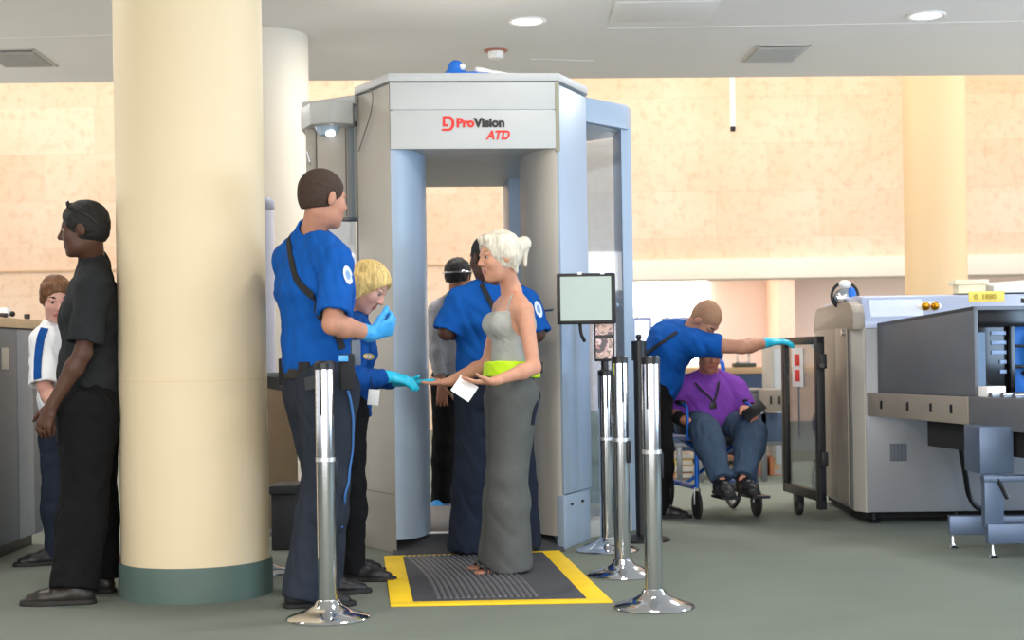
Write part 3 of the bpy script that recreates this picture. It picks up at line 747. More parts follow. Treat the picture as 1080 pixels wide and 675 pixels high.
# --- man beyond the scanner with sunglasses on his head
org = O_(476, 10.5)
J = dict(head=P(484, 292, 10.4), neck=P(482, 316, 10.45), shL=P(462, 328, 10.4), shR=P(500, 330, 10.5), elL=P(461, 372, 10.35), elR=P(502, 372, 10.5),
    wrL=P(466, 408, 10.3), wrR=P(498, 408, 10.4), hipL=P(470, 402, 10.42), hipR=P(490, 402, 10.5), knL=P(468, 468, 10.38), knR=P(486, 468, 10.5),
    anL=gz(467, 10.38), anR=gz(485, 10.5))
c = dict(res=.008, bf=(0, -1, 0), hf=(.45, .88, -.05), skin=skin_brown, brow=brow_dk, w=.95,
    shirt=dict(mat=grey_cloth, sleeve=1.7, hem=-.22, skirt=True, name='long_shirt'), trousers=dict(mat=black_cloth, lw=1.0, hem=-.02),
    shoeL=dict(fd=(-.5, -1, 0), mat=mat('blue_shoe_cover', '#2f8fd8', .6), label='bright blue shoe cover'), shoeR=dict(fd=(.5, -1, 0), mat=mat('blue_shoe_cover', '#2f8fd8', .6)),
    handL=dict(D=(0, 0, -1), N=(0, 1, 0), T=(1, 0, 0)), handR=dict(D=(0, 0, -1), N=(0, 1, 0), T=(-1, 0, 0)))
root, H, J = person('dark-haired man in long pale shirt seen through the scanner opening, wearing blue shoe covers', J, c, org)
hair(H, hair_black, root, org, grow=.014, low=-.02, fold=(.004, 70, 3, 1.))
m = MB(); m.tube([Vector(H(-.014+.119*math.cos(a), .096*math.sin(a), .030+.012*math.cos(a)))-Vector(org) for a in np.linspace(0, 2*math.pi, 33)[:-1]], .006, n=8, closed=True); m.ell(Vector(H(-.08, .075, .028))-Vector(org), (.02, .016, .012)); o = m.build('headband', chrome_s, root); o['label'] = 'silver band around the dark hair'

# --- officer leaning over with an arm stretched to the gate
org = O_(692, 9.85)
J = dict(head=P(744, 337, 9.62), neck=P(728, 351, 9.74), shR=P(738, 364, 9.56), shL=P(722, 352, 9.96), elR=P(783, 366, 9.50), elL=P(712, 392, 10.12),
    wrR=P(811, 361, 9.62), wrL=P(698, 420, 10.1), hipR=P(688, 412, 9.76), hipL=P(690, 412, 9.96), knR=P(695, 474, 9.74), knL=P(690, 474, 9.98),
    anR=gz(694, 9.76), anL=gz(684, 10.0))
c = dict(s=1.05, w=1.10, dp=1.12, bow=(-.05, 0, .05), bf=(.75, -.1, -.66), hf=(.42, -.25, -.87), hu=(.55, -.60, .58), hs=1.03, nr=.060, skin=skin_tan, brow=brow_dk, belly=None, armf=1.05,
    shirt=dict(mat=blue_shirt, sleeve=.52, hem=.06, collar=True, blouse=True, sinf=.030, infl=.016, name='uniform_shirt', seed=41, fr=13, amp=.008),
    trousers=dict(mat=black_cloth, lw=1.22, flare=.02, hem=-.06, infl=.014, seed=12, top=.12), belt=dict(mat=leather, at=.06, infl=.018),
    shoeR=dict(fd=(1, -.1, 0), mat=leather), shoeL=dict(fd=(1, .2, 0), mat=leather),
    handR=dict(D=(1, .15, .06), N=(.0, .2, -1), T=(-.1, 1, .2), glove=glove_t, curl=(.25, .35, .3)),
    handL=dict(D=(-.2, -.3, -1), N=(1, 0, 0), T=(0, -1, 0), glove=glove_b))
root, H, J = person('officer in blue shirt leaning over with a teal-gloved arm stretched out to the glass gate', J, c, org)
hair(H, mat('shaved_stubble', '#9a7358', .75, var=.12, scale=50, bump=.4, bscale=300), root, org, grow=.0025, low=-.03, label='closely shaved light brown hair')
strap('shoulder_strap', [(670, 380), (680, 374), (690, 368), (702, 360), (714, 351)], c['_shirt'], org, .022, .003, web_black, root, lift=.011)

# --- seated man in the wheelchair
org = O_(752, 10.0)
D_OFF = .08
J = dict(head=P(748, 373, 9.92), neck=P(748, 400, 10.0), shR=P(713, 412, 9.96), shL=P(777, 411, 10.02), elR=P(706, 437, 9.98), elL=P(789, 437, 9.92),
    wrR=P(724, 444, 9.76), wrL=P(785, 432, 9.68), hipR=P(732, 449, 10.08), hipL=P(765, 449, 10.10), knR=P(744, 455, 9.62), knL=P(793, 457, 9.62),
    anR=P(760, 504, 9.42), anL=P(784, 502, 9.42))
c = dict(s=1.05, w=1.12, dp=1.2, bf=(.1, -1, 0), hf=(.15, -.93, -.32), nr=.064, skin=skin_red, lip=lip_pink, brow=brow_dk, belly=.165, armf=1.1,
    shirt=dict(mat=purple, sleeve=.78, hem=.0, collar=True, skirt=True, sinf=.026, infl=.012, name='polo_shirt', seed=15, fr=14, amp=.007),
    trousers=dict(mat=jeans, lw=1.3, flare=.012, hem=-.01, infl=.012, seed=17, top=.10, amp=.005),
    shoeR=dict(fd=(.15, -1, -.1), gz=None, mat=leather, s=1.1), shoeL=dict(fd=(.2, -1, -.1), gz=None, mat=leather, s=1.1),
    handR=dict(D=(.80, -.55, -.20), N=(-.1, .1, -1), T=(.7, .7, 0), curl=(.3, .3, .25)),
    handL=dict(D=(.35, -.85, -.10), N=(-.2, -.1, -.97), T=(-.8, -.4, .2), curl=(.5, .7, .5)))
def lift_feet():
    pass
for q in 'RL': c['shoe'+q]['gz'] = J['an'+q].z-.10
root, H, J = person('heavy-set man in purple polo shirt and slate trousers seated in the blue wheelchair', J, c, org)
hair(H, hair_chest, root, org, grow=.004, low=-.03)
strap('lanyard', [(733, 404), (740, 412), (748, 419), (752, 424)], c['_shirt'], org, .014, .003, web_black, root)
strap('lanyard', [(758, 403), (757, 410), (755, 418), (753, 424)], c['_shirt'], org, .014, .003, web_black, root)
pp, nn, _ = hit(752, 428, c['_shirt'], org)
gear('name_tag', pp+Vector(org)+nn*.01, None, (.022, .004, .020), plast_black, root, org, .1, .002)
m = MB(); wv = J['wrR']; ar = unit(J['wrR']-J['elR']); m.tube([Vector(wv-ar*.11)-Vector(org), Vector(wv-ar*.03)-Vector(org)], [.046, .038], n=20); m.build('wrist_brace', web_black, root)
m = MB(); cc = P(795, 433, 9.55); m.box(-.075, .075, -.005, .005, -.045, .045, bev=.004, M=Matrix.Translation(cc-Vector(org)) @ Matrix.Rotation(-.62, 4, 'Y') @ Matrix.Rotation(-.8, 4, 'X'))
o = m.build('tablet', plast_black, None); o.location = org
tag(o, 'black tablet in the hand of the man in the wheelchair', 'tablet')

D_OFF = .06
# --- man in black at the left
org = O_(95, 6.8)
J = dict(head=P(95, 242, 6.78), neck=P(106, 283, 6.86), shL=P(106, 300, 6.64), shR=P(103, 300, 7.04), elL=P(95, 372, 6.58), elR=P(86, 372, 7.1),
    wrL=P(61, 429, 6.58), wrR=P(66, 430, 7.1), hipL=P(101, 436, 6.72), hipR=P(101, 436, 6.92), knL=P(96, 524, 6.70), knR=P(106, 524, 6.95),
    anL=gz(90, 6.66), anR=gz(112, 6.98))
c = dict(s=1.0, w=1.05, dp=1.05, bf=(-1, -.05, 0), hf=(-.99, -.08, -.10), hs=1.03, skin=skin_dark, lip=lip_dark, brow=brow_dk, nr=.054,
    shirt=dict(mat=tee_black, sleeve=.86, hem=-.20, skirt=True, sinf=.034, infl=.018, name='t_shirt', seed=51, amp=.008, fr=12),
    trousers=dict(mat=black_cloth, lw=1.38, flare=.022, hem=-.02, infl=.016, seed=52, hemr=.088),
    shoeL=dict(fd=(-1, -.08, 0), mat=leather_br, s=1.15, sole=mat('dark_sole', '#1c1a18', .7)), shoeR=dict(fd=(-1, .1, 0), mat=leather_br, s=1.15),
    handL=dict(D=(-.38, .0, -.92), N=(.3, .9, -.1), T=(-.9, .3, .3), curl=(.35, .5, .4)),
    handR=dict(D=(-.38, 0, -.92), N=(.3, -.9, -.1), T=(-.9, -.3, .3), curl=(.35, .5, .4)))
root, H, J = person('man in black t-shirt and black trousers in profile, standing just left of the round column', J, c, org)
hair(H, hair_black, root, org, grow=.010, low=-.045, fold=(.003, 80, 5, 1.), label='short black hair')
sunglasses(H, root, org, f=-.006, u=.117); root.location.x -= .03

D_OFF = 0.
# --- man in white shirt half hidden by him
org = O_(68, 8.0)
J = dict(head=P(59, 315, 7.95), neck=P(60, 346, 8.05), shR=P(46, 360, 7.92), shL=P(84, 360, 8.15), elR=P(47, 408, 7.84), elL=P(92, 412, 8.2),
    wrR=P(64, 442, 7.72), wrL=P(84, 446, 8.05), hipR=P(62, 448, 8.0), hipL=P(84, 448, 8.12), knR=P(61, 520, 7.96), knL=P(97, 522, 8.1),
    anR=gz(61, 7.98), anL=gz(112, 8.1))
c = dict(s=.95, bf=(.3, -.95, 0), hf=(.42, -.84, -.36), hs=.98, skin=skin_pink, lip=lip_pink, brow=brow_dk,
    shirt=dict(mat=white_cloth, sleeve=.95, hem=.05, collar=True, sinf=.036, infl=.014, name='shirt', seed=61),
    trousers=dict(mat=navy2, lw=1.15, flare=.012, hem=-.04, seed=62, top=.2),
    shoeR=dict(fd=(-.95, -.3, 0), mat=leather), shoeL=dict(fd=(.5, -1, 0), mat=leather, sole=mat('red_sole', '#c8352f', .6)),
    handR=dict(D=(.5, -.3, -.8), N=(.4, .9, 0), T=(.5, -.8, .3), curl=(.4, .4, .3)), handL=dict(D=(-.5, -.3, -.8), N=(.4, .9, 0), T=(.5, -.8, .3)))
root, H, J = person('brown-haired man in white shirt with blue lanyard, mostly hidden behind the man in black', J, c, org)
def side(S, H):
    S.ecap(H(.045, -.05, .098), H(.05, .05, .088), .015, .012, k=.02)
    for q in (-1, 1): S.ecap(H(.03, q*.070, .07), H(.02, q*.074, -.01), .018, .012, k=.02)
hair(H, hair_chest, root, org, grow=.009, low=-.05, extra=side, fold=(.003, 60, 6, .8))
strap('lanyard', [(47, 347), (43, 358), (41, 370), (40, 386), (40, 400)], c['_shirt'], org, .040, .003, blue_dark, root)
# ------------------------------------------------------------------ the hall
def nodes(m): return m.node_tree.nodes, m.node_tree.links
def stone_mat():
    m = mat('coral_stone', '#e3c6a4', .85, var=.05, scale=.6, bump=.25, bscale=14)
    N, L = nodes(m); b = N['Principled BSDF']
    tc = N.new('ShaderNodeTexCoord'); mp = N.new('ShaderNodeMapping'); mp.inputs['Rotation'].default_value = (math.radians(90), 0, 0)
    L.new(tc.outputs['Object'], mp.inputs[0])
    br = N.new('ShaderNodeTexBrick'); br.inputs['Scale'].default_value = 1.; br.inputs['Brick Width'].default_value = 1.5; br.inputs['Row Height'].default_value = .68
    br.inputs['Mortar Size'].default_value = .006; br.inputs['Mortar Smooth'].default_value = .6
    br.inputs['Color1'].default_value = lin('#ead5c2'); br.inputs['Color2'].default_value = lin('#e2c9b2'); br.inputs['Mortar'].default_value = lin('#d8c1ad')
    L.new(mp.outputs[0], br.inputs['Vector'])
    nz = N.new('ShaderNodeTexNoise'); nz.inputs['Scale'].default_value = 7; nz.inputs['Detail'].default_value = 8; nz.inputs['Roughness'].default_value = .75
    L.new(tc.outputs['Object'], nz.inputs['Vector'])
    rp = N.new('ShaderNodeValToRGB'); rp.color_ramp.elements[0].position = .32; rp.color_ramp.elements[1].position = .50
    rp.color_ramp.elements[0].color = (.74, .60, .47, 1); rp.color_ramp.elements[1].color = (1, 1, 1, 1)
    L.new(nz.outputs['Fac'], rp.inputs[0])
    n2 = N.new('ShaderNodeTexNoise'); n2.inputs['Scale'].default_value = .55; n2.inputs['Detail'].default_value = 3
    L.new(tc.outputs['Object'], n2.inputs['Vector'])
    r2 = N.new('ShaderNodeValToRGB'); r2.color_ramp.elements[0].position = .35; r2.color_ramp.elements[1].position = .6
    r2.color_ramp.elements[0].color = (.93, .86, .78, 1); r2.color_ramp.elements[1].color = (1, 1, 1, 1)
    L.new(n2.outputs['Fac'], r2.inputs[0])
    m1 = N.new('ShaderNodeMixRGB'); m1.blend_type = 'MULTIPLY'; m1.inputs[0].default_value = .62; L.new(br.outputs['Color'], m1.inputs[1]); L.new(rp.outputs[0], m1.inputs[2])
    m2 = N.new('ShaderNodeMixRGB'); m2.blend_type = 'MULTIPLY'; m2.inputs[0].default_value = 1; L.new(m1.outputs[0], m2.inputs[1]); L.new(r2.outputs[0], m2.inputs[2])
    L.new(m2.outputs[0], b.inputs['Base Color'])
    return m
stone = stone_mat()
def carpet_mat():
    m = mat('grey_green_carpet', '#757b72', .95, var=.06, scale=2.2, bump=.5, bscale=350, spec=.1)
    N, L = nodes(m); b = N['Principled BSDF']; old = b.inputs['Base Color'].links[0].from_socket
    tc = N.new('ShaderNodeTexCoord'); nz = N.new('ShaderNodeTexNoise'); nz.inputs['Scale'].default_value = 160; nz.inputs['Detail'].default_value = 2
    L.new(tc.outputs['Object'], nz.inputs['Vector'])
    rp = N.new('ShaderNodeMapRange'); rp.inputs[3].default_value = .78; rp.inputs[4].default_value = 1.22; L.new(nz.outputs['Fac'], rp.inputs[0])
    mx = N.new('ShaderNodeVectorMath'); mx.operation = 'SCALE'; L.new(old, mx.inputs[0]); L.new(rp.outputs[0], mx.inputs['Scale']); L.new(mx.outputs[0], b.inputs['Base Color'])
    return m
plaster = mat('white_plaster', '#efe6da', .85, var=.03, scale=1.5, bump=.1)
plaster_pink = mat('pale_rose_plaster', '#efdcd4', .85, var=.03, scale=1.5, bump=.1)
ceil_m = mat('ceiling_paint', '#e6e2de', .9, var=.03, scale=.8, bump=.1)
cream = mat('cream_column_paint', '#d3c2a2', .6, var=.025, scale=1.2, bump=.12, bscale=40)
ivory = mat('ivory_column_paint', '#dbd4c6', .6, var=.025, scale=1.2, bump=.12, bscale=40)
green_base = mat('slate_green_base', '#4c5f59', .6, var=.06, scale=6)
scan_g = mat('scanner_grey_panel', '#b6b9b9', .42, var=.03, scale=3, bump=.05, bscale=300)
scan_t = mat('scanner_taupe_panel', '#aba69d', .5, var=.04, scale=3, bump=.05, bscale=300)
scan_b = mat('scanner_pale_blue_panel', '#9caec2', .35, var=.03, scale=3, bump=.05, bscale=300)
dark_rub = mat('dark_ramp_rubber', '#45464a', .8, var=.1, scale=8)
steel = mat('brushed_steel', '#8d9095', .32, metal=.85, var=.06, scale=5)
steel_d = mat('dark_grey_enamel', '#63656a', .45, metal=.2, var=.06, scale=5)
steel_t = mat('taupe_enamel', '#8c8378', .45, metal=.15, var=.05, scale=5)
xr_front = mat('grey_enamel', '#84868a', .40, metal=.25, var=.05, scale=3)
lav = mat('lavender_enamel', '#a7b2cc', .4, metal=.1, var=.03, scale=3)
chrome = mat('chrome', '#d5d6da', .10, metal=1., var=.02)
glass = mat('clear_glass', '#f4fbff', .03, trans=1., ior=1.45, var=.0)
glass_thin = None
def thin_glass(name, tint='#e8f2fa', refl=.10):
    m = bpy.data.materials.new(name); m.use_nodes = True; N, L = nodes(m)
    for n in list(N): N.remove(n)
    o = N.new('ShaderNodeOutputMaterial'); t = N.new('ShaderNodeBsdfTransparent'); g = N.new('ShaderNodeBsdfGlossy'); f = N.new('ShaderNodeLayerWeight'); f3 = N.new('ShaderNodeMath'); mx = N.new('ShaderNodeMixShader')
    t.inputs[0].default_value = lin(tint); g.inputs['Roughness'].default_value = .03; f3.operation = 'POWER'; f3.inputs[1].default_value = 4.; L.new(f.outputs['Facing'], f3.inputs[0])
    nz = N.new('ShaderNodeTexNoise'); nz.inputs['Scale'].default_value = 3; ad = N.new('ShaderNodeMath'); ad.operation = 'MULTIPLY_ADD'; ad.inputs[1].default_value = .04; ad.inputs[2].default_value = refl-.02
    L.new(nz.outputs['Fac'], ad.inputs[0]); a2 = N.new('ShaderNodeMath'); a2.operation = 'ADD'; L.new(ad.outputs[0], a2.inputs[0]); L.new(f3.outputs[0], a2.inputs[1])
    L.new(a2.outputs[0], mx.inputs[0]); L.new(t.outputs[0], mx.inputs[1]); L.new(g.outputs[0], mx.inputs[2]); L.new(mx.outputs[0], o.inputs[0])
    return m
gl_s = thin_glass('curved_scanner_glazing', '#eaf2fa', .03); gl_d = thin_glass('gate_glazing', '#dfe4e8', .10)

# floor
m = MB(); m.box(-16, 18, -3, 32, -.06, 0); struct(m.build('floor', carpet_mat(), smooth=False))
# low ceiling over the checkpoint; its far edge shows at the top of the view
CH = 3.4
eL = PZ(0, 88, CH); eR = PZ(1080, 79, CH); dv = (eR-eL)/(eR.x-eL.x)
a = eL+dv*(-12-eL.x); b_ = eL+dv*(14-eL.x)
m = MB(); m.prism([(-12, -3), (14, -3), (b_.x, b_.y), (a.x, a.y)], CH, CH+.35)
m2 = MB()
struct(m.build('ceiling', ceil_m, smooth=False))
m = MB(); m.box(-12, 14, a.y-.1, a.y+.12, CH+.35, 5.9, M=Matrix.Identity(4)); struct(m.build('trim_1', plaster, smooth=False))
# shallow reveal lines of the ceiling boards
WALL_Y = 22.0
z_hi, z_lo = 1.06+98*WALL_Y/1600, 1.06+77*WALL_Y/1600
xo = P(600, 300, WALL_Y).x
m = MB(); m.box(-14, 16, WALL_Y, WALL_Y+.4, z_hi, 6.2); m.box(-14, xo, WALL_Y, WALL_Y+.4, 0, z_hi); struct(m.build('wall_back', stone, smooth=False))
m = MB(); m.box(-14, xo, WALL_Y-.02, WALL_Y+.01, z_hi-.03, z_hi, bev=.004); struct(m.build('trim_2', mat('stone_joint', '#c9a988', .8)))
m = MB(); m.box(xo, 16, WALL_Y-.12, WALL_Y+.5, z_lo, z_hi, bev=.01); struct(m.build('trim_3', plaster))
m = MB(); m.box(xo-.3, 16, WALL_Y+6.4, WALL_Y+6.7, 0, 4.2); struct(m.build('wall_recess', plaster_pink, smooth=False))
m = MB(); m.box(xo-.3, 16, WALL_Y+.5, WALL_Y+6.4, 2.75, 2.9); struct(m.build('ceiling_recess', plaster, smooth=False))
m = MB(); m.box(xo-.3, xo, WALL_Y+.4, WALL_Y+6.4, 0, 4.0); struct(m.build('wall_left', plaster_pink, smooth=False))
x1 = P(822, 340, 24).x
x1 = P(822, 340, 27).x; m = MB(); m.box(x1, x1+.28, 27, WALL_Y+6.4, 0, 2.75, bev=.01); struct(m.build('wall_pier', mat('rose_pier_plaster', '#ecc8b4', .85)))
m = MB(); m.box(-12, 14, a.y+.12, WALL_Y+.4, 6.0, 6.15); struct(m.build('ceiling_hall', plaster, smooth=False))

# columns
def column(px0, px1, d, top, label, mt, band=None, py=400, seg=64):
    a, b = P(px0, py, d), P(px1, py, d); r = (b.x-a.x)/2; cx = (a.x+b.x)/2; cd = math.hypot(cx, d)
    t = thing('round_column', label, 'column', (cx, d, 0))
    m = MB(); m.lathe([(r, .0), (r, top-.02), (r*1.0, top)], n=seg); m.build('shaft', mt, t)
    if band: 
        m = MB(); m.lathe([(r+.001, 0), (r+.012, 0), (r+.012, band-.015), (r+.008, band), (r-.002, band)], n=seg); m.build('base_band', green_base, t)
        m = MB(); zz = P(205, 402, d-r).z; m.lathe([(r+.0005, zz-.0008), (r+.0012, zz-.0008), (r+.0012, zz+.0008), (r+.0005, zz+.0008)], n=seg); m.build('joint_line', mat('joint_line_paint', '#c7ac7c', .7), t)  # thin tan line along the column joint
    return t, r
column(127, 281, 6.93, CH, 'thick cream round column with a slate green base band at the front left', cream, .155)
column(231, 327, 11.0, CH, 'ivory round column behind the front one, left of the scanner', ivory, .155, 200)
column(954, 1018, 16.0, 6.0, 'tall cream round column beyond the baggage scanner at right', mat('peach_column_paint', '#d9bd94', .6, var=.025, scale=1.2), .155, 200)

# ceiling fittings
def ceil_pt(px, py): return PZ(px, py, CH)
for i, (px, py, lb) in enumerate(((556, 22, 'round white recessed ceiling light above the body scanner'), (977, 16, 'round white recessed ceiling light above the baggage scanner'))):
    c0 = ceil_pt(px, py); t = thing('ceiling_light', lb, 'ceiling light', c0, group='recessed ceiling lights')
    m = MB(); m.lathe([(.105, 0), (.135, 0), (.137, -.006), (.128, -.012), (.108, -.008), (.105, 0)], n=40); m.build('trim_ring', mat('white_enamel', '#f0efec', .4), t)
    m = MB(); m.lathe([(0, -.004), (.106, -.004), (.106, -.001), (0, -.001)], n=40); m.build('diffuser', mat('lit_diffuser', '#ffffff', .4, emit='#fff6ea', estr=4.), t)
for px, py, rz, lb in ((818, 56, .03, 'square louvred air vent in the ceiling at right'), (20, 61, .03, 'square louvred air vent in the ceiling at far left')):
    c0 = ceil_pt(px, py); t = thing('ceiling_vent', lb, 'vent', c0, rz, group='ceiling air vents')
    m = MB(); w = .21
    for (x0, x1_, y0, y1) in ((-w, w, -w*1.6, -w*1.6+.03), (-w, w, w*1.6-.03, w*1.6), (-w, -w+.03, -w*1.6, w*1.6), (w-.03, w, -w*1.6, w*1.6)): m.box(x0, x1_, y0, y1, -.006, 0, bev=.002)
    m.build('frame', mat('vent_enamel', '#c9c4bb', .5), t)
    m = MB(); m.box(-w+.02, w-.02, -w*1.6+.02, w*1.6-.02, -.002, .0); m.build('backing', mat('vent_dark', '#55524e', .8), t)
    for k in range(9): 
        m = MB(); m.box(-w+.025, w-.025, -.003, .003, -.016, .016, M=Matrix.Translation((0, -.25+k*.0625, -.012)) @ Matrix.Rotation(-.5, 4, 'X')); m.build('louvre', mat('vent_enamel', '#c9c4bb', .5), t)
c0 = ceil_pt(523, 53); t = thing('ceiling_speaker', 'small white round device with copper ring on the ceiling above the body scanner', 'speaker', c0)
m = MB(); m.lathe([(0, -.012), (.085, -.010), (.095, 0), (0, 0)], n=32); m.build('copper_ring', mat('copper_ring', '#b0705a', .5), t)
m = MB(); m.lathe([(0, -.065), (.050, -.065), (.058, -.058), (.060, -.012), (0, -.012)], n=32); m.build('housing', mat('white_enamel', '#f0efec', .4), t)
for i, (pa, pb) in enumerate((((560, 62), (625, 64)), ((0, 40), (122, 37)), ((640, 30), (1080, 22)))):
    p0, p1 = ceil_pt(*pa), ceil_pt(*pb); m = MB(); m.tube([p0, p1], .004, n=6); struct(m.build('trim_%d' % (4+i), ceil_m))
c0 = ceil_pt(832, 16)
m = MB(); pA = ceil_pt(700, 12); m.box(-.35, .35, -.3, .3, -.006, 0, bev=.002, M=Matrix.Translation(pA)); o = m.build('access_panel', ceil_m, None, origin=pA); o.location = pA; tag(o, 'flush painted access panel in the ceiling near the top edge', 'panel')
# hanging rod beyond the ceiling edge
p1 = P(773, 139, 15); t = thing('hanging_microphone', 'thin white rod with a black tip hanging in front of the stone wall', 'microphone', p1)
m = MB(); m.lathe([(0, .05), (.026, .05), (.021, 2.75), (0, 2.75)], n=20); m.build('rod', mat('white_enamel', '#f0efec', .4), t)
m = MB(); m.lathe([(0, 0), (.026, .004), (.028, .05), (0, .05)], n=20); m.build('tip', plast_black, t)

# ------------------------------------------------------------------ body scanner
SX, SY, SR = -.195, 8.2, math.radians(4.5)
scn = thing('body_scanner', 'tall grey and pale blue walk-through body scanner with red and black lettering', 'body scanner', (SX, SY, 0), SR)
def post(side, back=False):
    q = side
    if not back:
        pts = [(q*.47, 0), (q*.66, .42), (q*.66, .50), (q*.32, .50)]+[(q*(.47-.165*math.sin(t)), .45-.45*math.cos(t)) for t in np.linspace(math.pi/2, .05, 12)]
    else:
        pts = [(q*.47, 1.9), (q*.66, 1.48), (q*.66, 1.40), (q*.30, 1.40), (q*.30, 1.88)]
    return pts
Zt, Zh = 2.59, 2.185
for q, nm in ((-1, 'left'), (1, 'right')):
    # outer facet and curved inner jamb are different panels
    ow = .63 if q < 0 else .675; ii = .445 if q < 0 else .47
    m = MB(); m.prism([(q*ii, 0), (q*ow, .42), (q*(ow-.005), .47), (q*.44, .47), (q*.44, .03)] , .0 if q < 0 else .30, Zt-.06, bev=.006); m.build('front_post', scan_t if q < 0 else scan_b, scn)
    jr = .165 if q > 0 else .200
    pts = [(q*ii, .012)]+[(q*(ii-jr*math.sin(t)), .46-.45*math.cos(t)) for t in np.linspace(.08, math.pi/2, 14)]+[(q*(ii-jr), .62), (q*.38, .66), (q*.44, .5)]
    m = MB(); m.prism(pts, .075, Zh, bev=0); m.build('inner_jamb', scan_b if q < 0 else scan_t, scn)
    if q > 0:
        m = MB(); m.prism([(q*.465, -.015), (q*.665, .43), (q*.655, .48), (q*.43, .48), (q*.43, .02)], 0, .295, bev=.008); kb = m.build('kick_cover', scan_b, scn)
        for zz in (.10, .14): 
            m = MB(); m.lathe([(0, .0), (.009, .0), (.009, .006), (0, .007)], n=10, M=Matrix.Translation((.52, .075, .24)) @ Matrix.Rotation(-math.pi/2-.0, 4, 'X') if zz == .10 else Matrix.Translation((.60, .25, .24)) @ Matrix.Rotation(-math.pi/2, 4, 'X')); m.build('screw', plast_black, kb)
    m = MB(); m.prism(post(q, True), 0, Zt-.06, bev=.006); m.build('rear_post', scan_b if q > 0 else scan_t, scn)
    # outer side mast and glazing
    m = MB(); sx_ = .0 if q > 0 else .10; m.prism([(q*(.93-sx_), .78), (q*(1.00-sx_), .84), (q*(1.00-sx_), 1.06), (q*(.93-sx_), 1.12)], 0, Zt-.17, bev=.006); m.build('side_post', scan_b if q > 0 else scan_t, scn)
    g0 = .94 if q > 0 else .85
    for (A_, B_) in (((.66, .45), (g0, .80)), ((g0, 1.10), (.66, 1.45))):
        m = MB(); m.prism([(q*A_[0], A_[1]), (q*B_[0], B_[1]), (q*(B_[0]-.012), B_[1]+.012*(1 if A_[1] > 1 else -1)*0+.008), (q*(A_[0]-.012), A_[1]+.008)], .12, Zt-.2); m.build('side_glass', gl_s, scn, smooth=False)
    m = MB(); m.prism([(q*.60, .40), (q*(g0+.03), .78), (q*(g0+.08), .95), (q*(g0+.03), 1.12), (q*.60, 1.5)], Zt-.19, Zt-.045, bev=.008); m.build('side_beam', scan_b if q > 0 else scan_g, scn)
    m = MB(); m.prism([(q*.60, .42), (q*(g0+.02), .80), (q*(g0+.06), .95), (q*(g0+.02), 1.10), (q*.60, 1.48)], 0, .10, bev=.006); m.build('side_plinth', scan_g, scn)
octa = lambda e=0.: [(-.445-e*.4, -e), (.47+e*.4, -e), (.675+e, .42-e*.4), (.675+e, 1.48+e*.4), (.47+e*.4, 1.9+e), (-.47-e*.4, 1.9+e), (-.63-e, 1.48+e*.4), (-.63-e, .42-e*.4)]
m = MB(); m.prism([(-.425, .006), (.445, .006), (.64, .42), (.64, 1.48), (.44, 1.88), (-.44, 1.88), (-.62, 1.48), (-.62, .42)], Zh, Zt-.05); m.build('canopy', scan_g, scn, smooth=False)
m = MB(); m.prism([(-.443, 0), (.455, 0), (.452, .04), (-.44, .04)], Zh-.004, Zt-.20, bev=.004); hd = m.build('header_panel', scan_g, scn)
m = MB(); m.prism([(-.443, 0), (.455, 0), (.452, .04), (-.44, .04)], Zt-.197, Zt-.05, bev=.004); m.build('upper_header_panel', scan_g, scn)
m = MB(); m.prism([(.452, -.002), (.475, -.002), (.475, .03), (.452, .03)], Zh-.02, Zt-.045, bev=.002); m.build('header_strip', mat('olive_grey_strip', '#8f8c78', .5), scn)
m = MB(); m.prism(octa(.012), Zt-.045, Zt, bev=.010); m.build('top_cap', scan_g, scn)
m = MB(); m.prism([(-.30, .30), (.30, .30), (.30, 1.86), (-.30, 1.86)], 0, .075, bev=.008); m.build('platform', mat('platform_plate', '#77787a', .5, metal=.3), scn)
m = MB(); m.prism([(-.46, -.08, 0, .004), (.46, -.08, 0, .004), (.46, .30, 0, .075), (-.46, .30, 0, .075)], 0, .07); m.build('ramp', dark_rub, scn, smooth=False)
m = MB(); m.box(-.46, .46, .285, .30, .070, .084, bev=.003); m.build('ramp_edge', mat('pale_edge_strip', '#b9bab8', .4, metal=.4), scn)
# seam on the lower left post, screws
m = MB(); m.prism([(-.447, .004), (-.632, .42), (-.63, .424), (-.445, .008)], .318, .322); m.build('seam', mat('seam_grey', '#6f6a63', .7), scn, smooth=False)
for (x, y, z) in ((-.415, .035, 1.02), (-.40, .035, .72), (-.36, .07, .72), (-.435, .02, 2.02), (-.38, .05, .15)):
    m = MB(); m.lathe([(0, 0), (.006, 0), (.006, .006), (0, .007)], n=10, M=Matrix.Translation((x, y+.01, z)) @ Matrix.Rotation(math.pi/2, 4, 'X')); m.build('screw', plast_black, scn)
# left wing: hood with lens, panel below
m = MB(); 
hood = [(-.63, .60), (-.65, .38), (-.76, .33), (-.89, .40), (-.955, .60), (-.94, .95), (-.63, .95)]
m.prism(hood, 2.375, 2.50, bev=.012); hd2 = m.build('side_hood', scan_g, scn)
m = MB(); m.prism([(-.62, .42), (-.64, .37), (-.95, .62), (-.94, 1.0), (-.62, 1.5)], 2.49, 2.54, bev=.01); m.build('side_hood_top', scan_g, scn)
m = MB(); m.lathe([(0, -.045), (.045, -.035), (.07, 0), (.075, .02), (0, .02)], n=24, c=(-.80, .50, 2.365)); dm = m.build('lamp_dome', mat('blue_white_dome', '#b8cfe4', .25), scn)
m = MB(); m.ell((-.78, .46, 2.335), (.028, .028, .022)); m.build('lens', mat('lamp_glow', '#ffffff', .2, emit='#eaf4ff', estr=3.), dm)
m = MB(); m.box(-.86, -.63, .50, .58, 1.86, 2.385, bev=.008); pn = m.build('side_panel', scan_t, scn)
